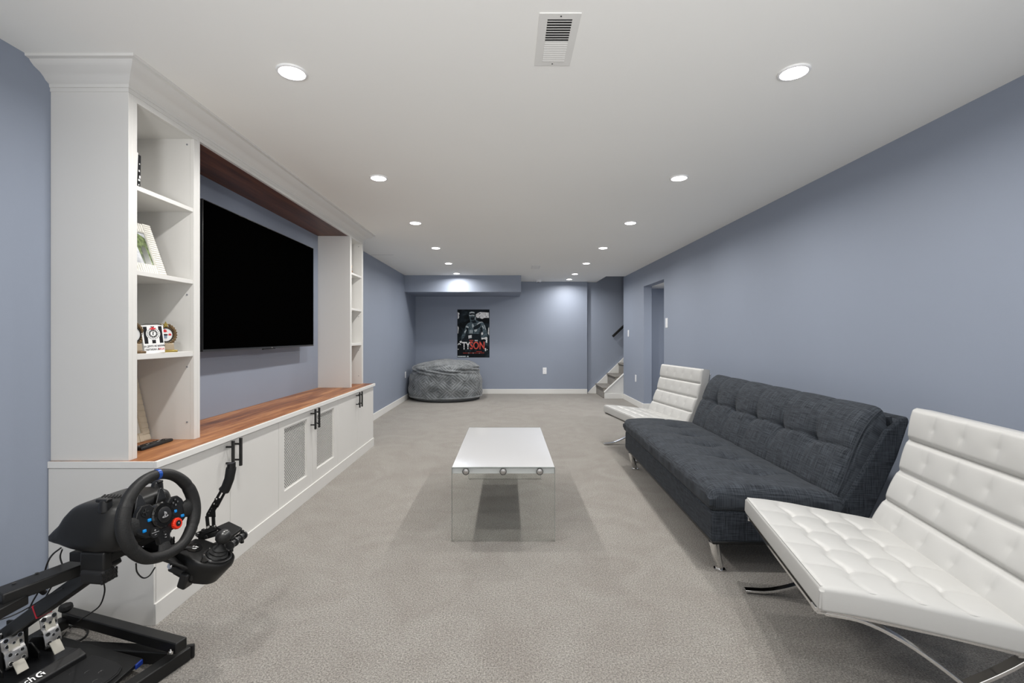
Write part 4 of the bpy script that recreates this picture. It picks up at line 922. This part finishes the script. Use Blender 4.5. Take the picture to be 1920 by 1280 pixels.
for s_ in (-1, 1):
    mb = MB(); mb.prism([(s_*.088, .075), (s_*.116, .075), (s_*.116, .155), (s_*.088, .155)], lambda a, b_, d: (a, b_, d), -.158, -.07); mb.obj('clamp', 'black_plastic', wt, M4=HF, bevel=.006, seg=3)
    mb = MB(); mb.box((s_*.102-.022, .070, -.160), (s_*.102+.022, .150, -.120)); cl = mb.obj('clamp_jaw', 'rubber', wt, M4=HF, bevel=.010, seg=3)
    mb = MB()
    for i in range(5): mb.box((s_*.102-.024+i*.011, .0695, -.156), (s_*.102-.021+i*.011, .074, -.124))
    for i in range(3): mb.box((s_*.102-.024, .0695, -.155+i*.012), (s_*.102+.024, .074, -.152+i*.012))
    o = mb.obj('jaw_ribs', 'satin_black', cl, M4=HF); o['kind'] = 'stuff'
    mb = MB(); mb.tube([(s_*.085, .10, .040), (s_*.088, .10, .066), (s_*.088, .10, .076)], [.020, .016, .012], 16); mb.box((s_*.088-.010, .085, .068), (s_*.088+.010, .125, .078)); mb.obj('clamp_screw', 'satin_black', wt, M4=HF, bevel=.004, seg=3)
mb = MB(); mb.box((-.095, .085, -.112), (.13, .215, -.084)); mb.obj('mounting_deck', 'black_steel', wt, M4=HF, bevel=.003)

# ------------------------------------------------------------ gear shifter
S0 = Vector((-1.004, 1.598, .452)); pch = .33
fd = Vector((-math.cos(yw), -math.sin(yw), 0)); f2 = fd*math.cos(pch)+Vector((0, 0, 1))*math.sin(pch); up2 = -fd*math.sin(pch)+Vector((0, 0, 1))*math.cos(pch)
gt = rigthing('gear_shifter', 'black gear shifter with round knob mounted right of the steering wheel', 'gear shifter', S0)
GF = Matrix.Translation(-S0) @ frame_of(S0, r_, f2, up2)
def gp(mb, nm, mt, par=None, **k): return mb.obj(nm, mt, par or gt, M4=GF, **k)
def outl(k, off=0): # body outline (r, f)
    pts = [(.052*math.cos(a), -.008+.052*math.sin(a)) for a in [-.1-i*(pi-.6)/10 for i in range(11)]]+[(-.060, -.005), (-.066, .020), (-.058, .100), (-.040, .118), (.036, .118), (.050, .095), (.054, .02)]
    return [(a*k, b_*k+off) for a, b_ in pts]
mb = MB(); mb.rings([[(a, b_, z) for a, b_ in outl(k, of)] for k, z, of in ((.80, -.085, .02), (.95, -.045, .01), (1, -.018, 0), (1, -.004, 0), (.95, .0, 0))]); gb = gp(mb, 'body', 'black_plastic', smooth=50)
mb = MB(); mb.box((-.070, .03, -.105), (-.028, .06, -.05)); mb.box((-.06, .02, -.075), (.045, .115, -.045)); gp(mb, 'clamp', 'satin_black', bevel=.006)
mb = MB(); R = [[(rr*math.cos(q), -.004+rr*math.sin(q), z) for q in [2*pi*i/36 for i in range(36)]] for rr, z in ((.045, -.001), (.045, .003), (.041, .006), (.037, .006), (.034, .001))]; mb.rings(R); gp(mb, 'gate_ring', 'satin_black', gb)
for i in range(6):
    a = 2*pi*i/6+.3; mb = MB(); mb.cyl((.041*math.cos(a), -.004+.041*math.sin(a), .005), (0, 0, 1), .0024, .002, 10); gp(mb, 'bolt', 'chrome', gb)
mb = MB(); R = []
for z, rr in ((.002, .034), (.008, .033), (.012, .027), (.017, .028), (.022, .021), (.027, .022), (.034, .013), (.044, .009)):
    R.append([(rr*math.cos(q)*(1+.06*math.sin(4*q+z*300)), -.004+rr*math.sin(q)*(1+.06*math.sin(4*q+z*300)), z) for q in [2*pi*i/28 for i in range(28)]])
mb.rings(R); gp(mb, 'leather_boot', 'black_leather')
mb = MB(); mb.tube([(0, -.004, .03), (0, -.004, .056)], .006, 12); gp(mb, 'shaft', 'chrome')
mb = MB(); mb.tube([(0, -.004, z) for z in (.048, .052, .060, .070, .080, .088, .093)], [.010, .016, .0225, .0245, .022, .015, .006], 24); kn = gp(mb, 'knob', 'black_leather', smooth=80)
mb = MB(); mb.tube([(0, -.004, z) for z in (.0865, .0915, .0945)], [.0165, .0125, .004], 24); gp(mb, 'knob_cap', 'brushed_dark', kn, smooth=80)
mb = MB(); mb.cyl((-.046, .006, -.001), (0, 0, 1), .0115, .006, 24); gp(mb, 'button', 'gloss_black', gb)
mb = MB(); mb.cyl((-.010, .078, -.001), (0, 0, 1), .024, .003, 32); bd = gp(mb, 'badge', 'gloss_black', gb)
def glogo(par, fr_, sc, nm='badge_emblem'):
    mb = MB(); R = []
    arc = [(math.cos(a), math.sin(a)) for a in [pi/2+i*(pi*1.05)/12 for i in range(13)]]
    poly = [(a*1.0, b_*1.0) for a, b_ in arc]+[(0.0, -.45)]+[(a*.55, b_*.55) for a, b_ in reversed(arc[:-1])]
    mb.prism([(a*sc, b_*sc) for a, b_ in poly], lambda a, b_, d: (a, b_, d), 0, .0004)
    mb.prism([(a*sc, b_*sc) for a, b_ in [(.05, 1), (.55, 1), (.75, .55), (.05, .55)]], lambda a, b_, d: (a, b_, d), 0, .0004)
    mb.prism([(a*sc, b_*sc) for a, b_ in [(.10, .22), (1.0, .22), (1.0, -.95), (.55, -.55), (.55, -.18), (.10, -.18)]], lambda a, b_, d: (a, b_, d), 0, .0004)
    o = mb.obj(nm, 'mark_white', par, M4=fr_, smooth=0); o['kind'] = 'stuff'; return o
glogo(bd, GF @ frame_of(Vector((-.010, .078, .0022)), Vector((1, 0, 0)), Vector((0, 1, 0)), Vector((0, 0, 1))), .009)

# ------------------------------------------------------------ handbrake
hb = rigthing('handbrake', 'tall black handbrake lever standing behind the gear shifter', 'handbrake', (-1.08, 1.72, .48))
def hp(mb, nm, mt, **k): return mb.obj(nm, mt, hb, M4=local(hb), **k)
YH = 1.70
def pq(px, py, dy=0): return PY(px, py, YH+dy)
for (a, b_, w_) in (((391, 998), (388, 967), .008), ((401, 998), (400, 966), .008)): 
    mb = MB(); mb.tube([pq(*a), pq(*b_)], 0, flat=(.011, .006), up=(0, 1, 0)); hp(mb, 'lever_plate', 'black_steel', bevel=.001)
mb = MB(); mb.prism([(386, 969), (386.5, 963), (399, 941), (404, 945), (409, 949), (404, 957), (404.5, 969)], lambda a, b_, d: pq(a, b_, d), -.003, .003); hp(mb, 'lever_plate', 'black_steel', bevel=.001)
mb = MB(); mb.prism([(387, 985), (406, 985), (408, 1003), (389, 1003)], lambda a, b_, d: pq(a, b_, d), -.0035, .0035); hp(mb, 'lever_plate', 'black_steel', bevel=.001)
for a, b_ in (((399, 947), (418.5, 913)), ((407, 950), (425.5, 915))):
    mb = MB(); mb.tube([pq(*a), pq(*b_)], 0, flat=(.0085, .006), up=(0, 1, 0)); hp(mb, 'lever_bar', 'black_steel', bevel=.001)
mb = MB(); mb.prism([(400, 943), (405, 931), (413, 934), (409, 948)], lambda a, b_, d: pq(a, b_, d), -.0025, .0025); hp(mb, 'lever_plate', 'black_steel')
for px, py in ((406, 935), (401.5, 944), (391, 988), (402, 987), (409, 990)):
    mb = MB(); c_ = pq(px, py, -.0055); mb.cyl(c_, (0, -1, 0), .0058, .004, 6); mb.cyl(c_+Vector((0, -.004, 0)), (0, -1, 0), .003, .002, 10); hp(mb, 'bolt', 'chrome')
for px, py in ((392, 962), (394.5, 957.5), (397, 953)):
    mb = MB(); mb.cyl(pq(px, py, -.003), (0, -1, 0), .0022, .0012, 10); hp(mb, 'rivet', 'brushed')
mb = MB(); mb.tube([pq(420, 919), pq(424, 913), pq(430, 897), pq(433, 880), pq(433.5, 876)], [.0185, .0165, .0165, .0170, .0165], 20); hp(mb, 'grip', 'rubber', smooth=60)
mb = MB(); mb.tube([pq(433.5, 877), pq(434, 871), pq(433.5, 868)], [.0145, .0140, .0150], 16); hp(mb, 'grip_cap', 'satin_black')
mb = MB(); q = [Pz(406, 987, .512), Pz(429, 977, .512), Pz(454, 989, .512), Pz(434, 1004, .512)]; mb.add([*q, *[p-Vector((0, 0, .010)) for p in q]], [(0, 1, 2, 3), (7, 6, 5, 4), (0, 4, 5, 1), (1, 5, 6, 2), (2, 6, 7, 3), (3, 7, 4, 0)]); hp(mb, 'base_plate', 'black_steel', bevel=.001)
qa, qb = q[2], q[3]
mb = MB(); c_ = (qa+qb)/2-Vector((0, 0, .030)); dd = (qb-qa).normalized()
mb.tube([c_-dd*.045, c_+dd*.045], .012, 16); hp(mb, 'damper', 'satin_black')
for k in (-.04, -.015, .015, .04):
    mb = MB(); mb.tube([c_+dd*(k-.003), c_+dd*(k+.003)], .0155, 16); hp(mb, 'damper_ring', 'brushed_dark')
mb = MB(); mb.tube([qa-Vector((0, 0, .01)), qa-Vector((0, 0, .055))], .006, 10); mb.tube([qb-Vector((0, 0, .01)), qb-Vector((0, 0, .055))], .006, 10); hp(mb, 'damper_post', 'black_steel')
for a, b_ in (((368, 1003), (406, 988)), ((372, 1010), (412, 998))):
    mb = MB(); mb.tube([pq(*a, -.02), pq(*b_, 0)], 0, flat=(.018, .008), up=(0, 1, 0)); hp(mb, 'mounting_arm', 'black_steel', bevel=.002)
for px, py in ((371, 1001), (382, 993), (387, 1006)):
    mb = MB(); mb.cyl(pq(px, py, -.03), (0, -1, 0), .0065, .006, 6); hp(mb, 'bolt', 'brushed_dark')

# ------------------------------------------------------------ pedals
A0 = Vector((-1.590, 1.62, .05)); hh = Vector((.968, -.25, 0)); rr_ = Vector((.25, .968, 0))
pd = rigthing('pedal_set', 'black pedal unit with brushed metal pedals on the stand base plate', 'pedals', A0)
PF = Matrix.Translation(-A0) @ frame_of(A0, rr_, -hh, Vector((0, 0, 1)))      # x right, y forward (away from driver), z up
def ppd(mb, nm, mt, par=None, **k): return mb.obj(nm, mt, par or pd, M4=PF, **k)
mb = MB(); mb.prism([(.20, .0), (.20, .030), (.06, .038), (-.045, .045), (-.058, .050), (-.090, .034), (-.095, .0)], lambda a, b_, d: (d, a, b_), -.36, .048); base = ppd(mb, 'base', 'satin_black', bevel=.004)
mb = MB(); co = [(.060, -.088), (.066, -.12), (.066, -.215), (.055, -.245), (.03, -.262), (0, -.268), (-.20, -.268), (-.38, -.255), (-.38, -.088)]
mb.rings([[(a, b_, z+(-.088-b_)*-.06) for a, b_ in co] for z in (.0, .016)]); mb.rings([[(a*.98, -.09+(b_+.09)*.97, z+(-.088-b_)*-.06) for a, b_ in co] for z in (.016, .019)]); foot = ppd(mb, 'heel_rest', 'rubber', bevel=.003)
for cx, cy in ((-.02, -.13), (.0, -.17), (.015, -.21), (-.07, -.14), (-.05, -.19), (-.11, -.20), (-.02, -.235)):
    mb = MB(); mb.tube([(cx+.010*math.cos(a), cy+.010*math.sin(a), .0185+(-.088-cy)*-.06) for a in [.6+i*.2 for i in range(11)]], .0012, 5); ppd(mb, 'grip_ridge', 'mark_grey' if False else 'brushed_dark', foot)
sl = math.atan2(.016, .032); lf = frame_of(Vector((-.088, -.074, .0445)), Vector((1, 0, 0)), Vector((0, math.cos(sl), math.sin(sl))), Vector((0, -math.sin(sl), math.cos(sl))))
text('lettering', 'logitech', 'mark_white', .030, PF @ lf @ Matrix.Translation((-.052, 0, .0004)), base, bold=.0003)
glogo(base, PF @ lf @ Matrix.Translation((.010, 0, 0)), .0105, 'emblem')
def pedal(rx, ybase, wd, hgt, zc, nm):
    pf = PF @ Matrix.Translation((rx, ybase, zc-.05)) @ Matrix.Rotation(-.30, 4, 'X')
    prof_ = [(-.5, .010), (-.42, .002), (-.2, 0), (0, .001), (.12, .006), (.22, .004), (.42, .002), (.5, .008)]
    out_ = [(-.40, -.5), (.40, -.5), (.48, -.44), (.48, -.1), (.42, .05), (.5, .2), (.5, .42), (.42, .5), (-.42, .5), (-.5, .42), (-.5, .2), (-.42, .05), (-.48, -.1), (-.48, -.44)]
    def yb(t_):
        for (a, ya_), (b_, yb_) in zip(prof_, prof_[1:]):
            if a <= t_ <= b_: return ya_+(yb_-ya_)*(t_-a)/(b_-a)
        return prof_[-1][1]
    NX, NZ = 8, 24; vs = []; fs = []
    for side in (0, 1):
        for j in range(NZ+1):
            t_ = -.5+j/NZ; e = abs(t_)
            hw = .5*(.84 if t_ < -.46 else .95 if t_ < -.05 else .90 if t_ < .1 else .97) if e < .47 else .42
            for i in range(NX+1): s_ = -1+2*i/NX; vs.append((s_*hw*wd, (.003 if side else 0)+yb(t_)+.004*s_*s_, t_*hgt))
    o1 = (NX+1)*(NZ+1)
    for j in range(NZ):
        for i in range(NX):
            q = j*(NX+1)+i; fs += [(q, q+1, q+NX+2, q+NX+1), (o1+q, o1+q+NX+1, o1+q+NX+2, o1+q+1)]
    bd_ = [i for i in range(NX+1)]+[j*(NX+1)+NX for j in range(1, NZ+1)]+[NZ*(NX+1)+i for i in range(NX-1, -1, -1)]+[j*(NX+1) for j in range(NZ-1, 0, -1)]
    for k in range(len(bd_)): a, b_ = bd_[k], bd_[(k+1) % len(bd_)]; fs.append((a, a+o1, b_+o1, b_))
    mb = MB(); mb.add(vs, fs); face = mb.obj(nm, 'brushed', pd, M4=pf, smooth=60)
    for s_, t_, q in ((-.30, .40, .0075), (.30, .40, .0075), (-.28, .20, .0065), (.28, .20, .0065), (0, .24, .0045), (-.26, -.08, .0065), (.26, -.08, .0060), (0, -.16, .0045), (-.28, -.36, .0075), (.26, -.33, .0060)):
        y = yb(t_)+.004*(2*s_)**2; mb = MB(); c_ = (s_*wd, y+.001, t_*hgt)
        mb.tube([(c_[0], c_[1]-z, c_[2]) for z in (0, .0025)], q*.80, 16); o = mb.obj('rubber_stud', 'rubber', face, M4=pf)
        mb = MB(); mb.rings([[(c_[0]+k*math.cos(a), c_[1]-z, c_[2]+k*math.sin(a)) for a in [2*pi*i/20 for i in range(20)]] for k, z in ((q*1.05, .001), (q*1.0, .0022), (q*.82, .0022))], cap=False); mb.obj('stud_ring', 'chrome', face, M4=pf)
    mb = MB(); mb.prism([(-.07, -.055), (-.07, -.040), (.012, .045), (.02, .045), (.02, .02)], lambda a, b_, d: (d, a+.0, b_), rx-.014, rx+.014) if False else None
    arm = MB(); arm.tube([(0, .006, hgt*.36), (0, .006, -hgt*.3), (0, -.004, -hgt*.50), (0, -.012, -hgt*.74)], 0, flat=(.030, .004), up=(0, 1, 0)); arm.obj('pedal_arm', 'beige_metal', pd, M4=pf, bevel=.001)
    mb = MB(); mb.prism([(.03, .0), (.03, .060), (.07, .088), (.13, .075), (.17, .03), (.17, 0)], lambda a, b_, d: (d, a, b_), rx-.022, rx-.016); mb.prism([(.03, .0), (.03, .060), (.07, .088), (.13, .075), (.17, .03), (.17, 0)], lambda a, b_, d: (d, a, b_), rx+.016, rx+.022); ppd(mb, 'pedal_bracket', 'black_plastic', bevel=.002)
pedal(.0, 0, .050, .108, .182, 'accelerator_pedal')
pedal(-.098, .002, .060, .098, .176, 'brake_pedal')
pedal(-.205, .002, .060, .098, .176, 'clutch_pedal')

# ------------------------------------------------------------ cables
def cable(pts, r, label):
    P = [Vector(p) for p in pts]; P = [P[0]*2-P[1]]+P+[P[-1]*2-P[-2]]; out_ = []
    for k in range(1, len(P)-2):
        for q in range(8):
            s_ = q/8; a, b_, c, d = P[k-1:k+3]; out_.append(.5*((2*b_)+(-a+c)*s_+(2*a-5*b_+4*c-d)*s_*s_+(-a+3*b_-3*c+d)*s_**3))
    out_.append(P[-2]); mb = MB(); mb.tube(out_, r, 8)
    o = mb.obj('cable', 'cable_black', origin=out_[0], smooth=80); return tag(o, label, 'cable', 'cables of the racing stand')
cable([PY(255, 1056, 1.46), PY(257, 1072, 1.47), PY(268, 1083, 1.48), PY(280, 1079, 1.49), PY(291, 1063, 1.50)], .0022, 'thin black cable looping just below the steering wheel rim')
cable([PY(186, 1086, 1.47), PY(194, 1092, 1.50), PY(196, 1110, 1.55), PY(187, 1135, 1.62), PY(168, 1150, 1.72), PY(150, 1162, 1.80), Pz(132, 1176, .004), Pz(118, 1192, .004)], .0024, 'black cable hanging from the wheel clamp down behind the side rail')
cable([Pz(118, 1177, .005), Pz(135, 1173, .005), Pz(158, 1176, .005), Pz(165, 1185, .005), Pz(155, 1197, .005), Pz(135, 1204, .005), Pz(122, 1207, .005)], .0038, 'thick black cable coiled on the carpet behind the pedals')
cable([PY(114, 1027, 1.44), PY(98, 1040, 1.46), PY(88, 1058, 1.50), PY(76, 1100, 1.55), PY(60, 1130, 1.60), PY(46, 1160, 1.62), PY(30, 1185, 1.60), PY(15, 1205, 1.55)], .0026, 'black cable falling from the housing behind the upper arm to the pedals')
cable([PY(117, 1029, 1.44), PY(113, 1045, 1.45), PY(120, 1075, 1.45), PY(100, 1095, 1.46), PY(88, 1115, 1.47), PY(80, 1130, 1.49)], .0022, 'thin black cable running from the housing to the clamp knob')
cable([PY(118, 1103, 1.42), PY(95, 1113, 1.44), PY(60, 1135, 1.46), PY(25, 1153, 1.44), PY(-15, 1166, 1.40)], .0020, 'thin black cable running level past the clamp knob to the left')
cable([PY(42, 1112, 1.32), PY(28, 1130, 1.32), PY(5, 1146, 1.30), PY(-20, 1160, 1.28)], .0020, 'short black cable hanging under the upper arm at the left edge')
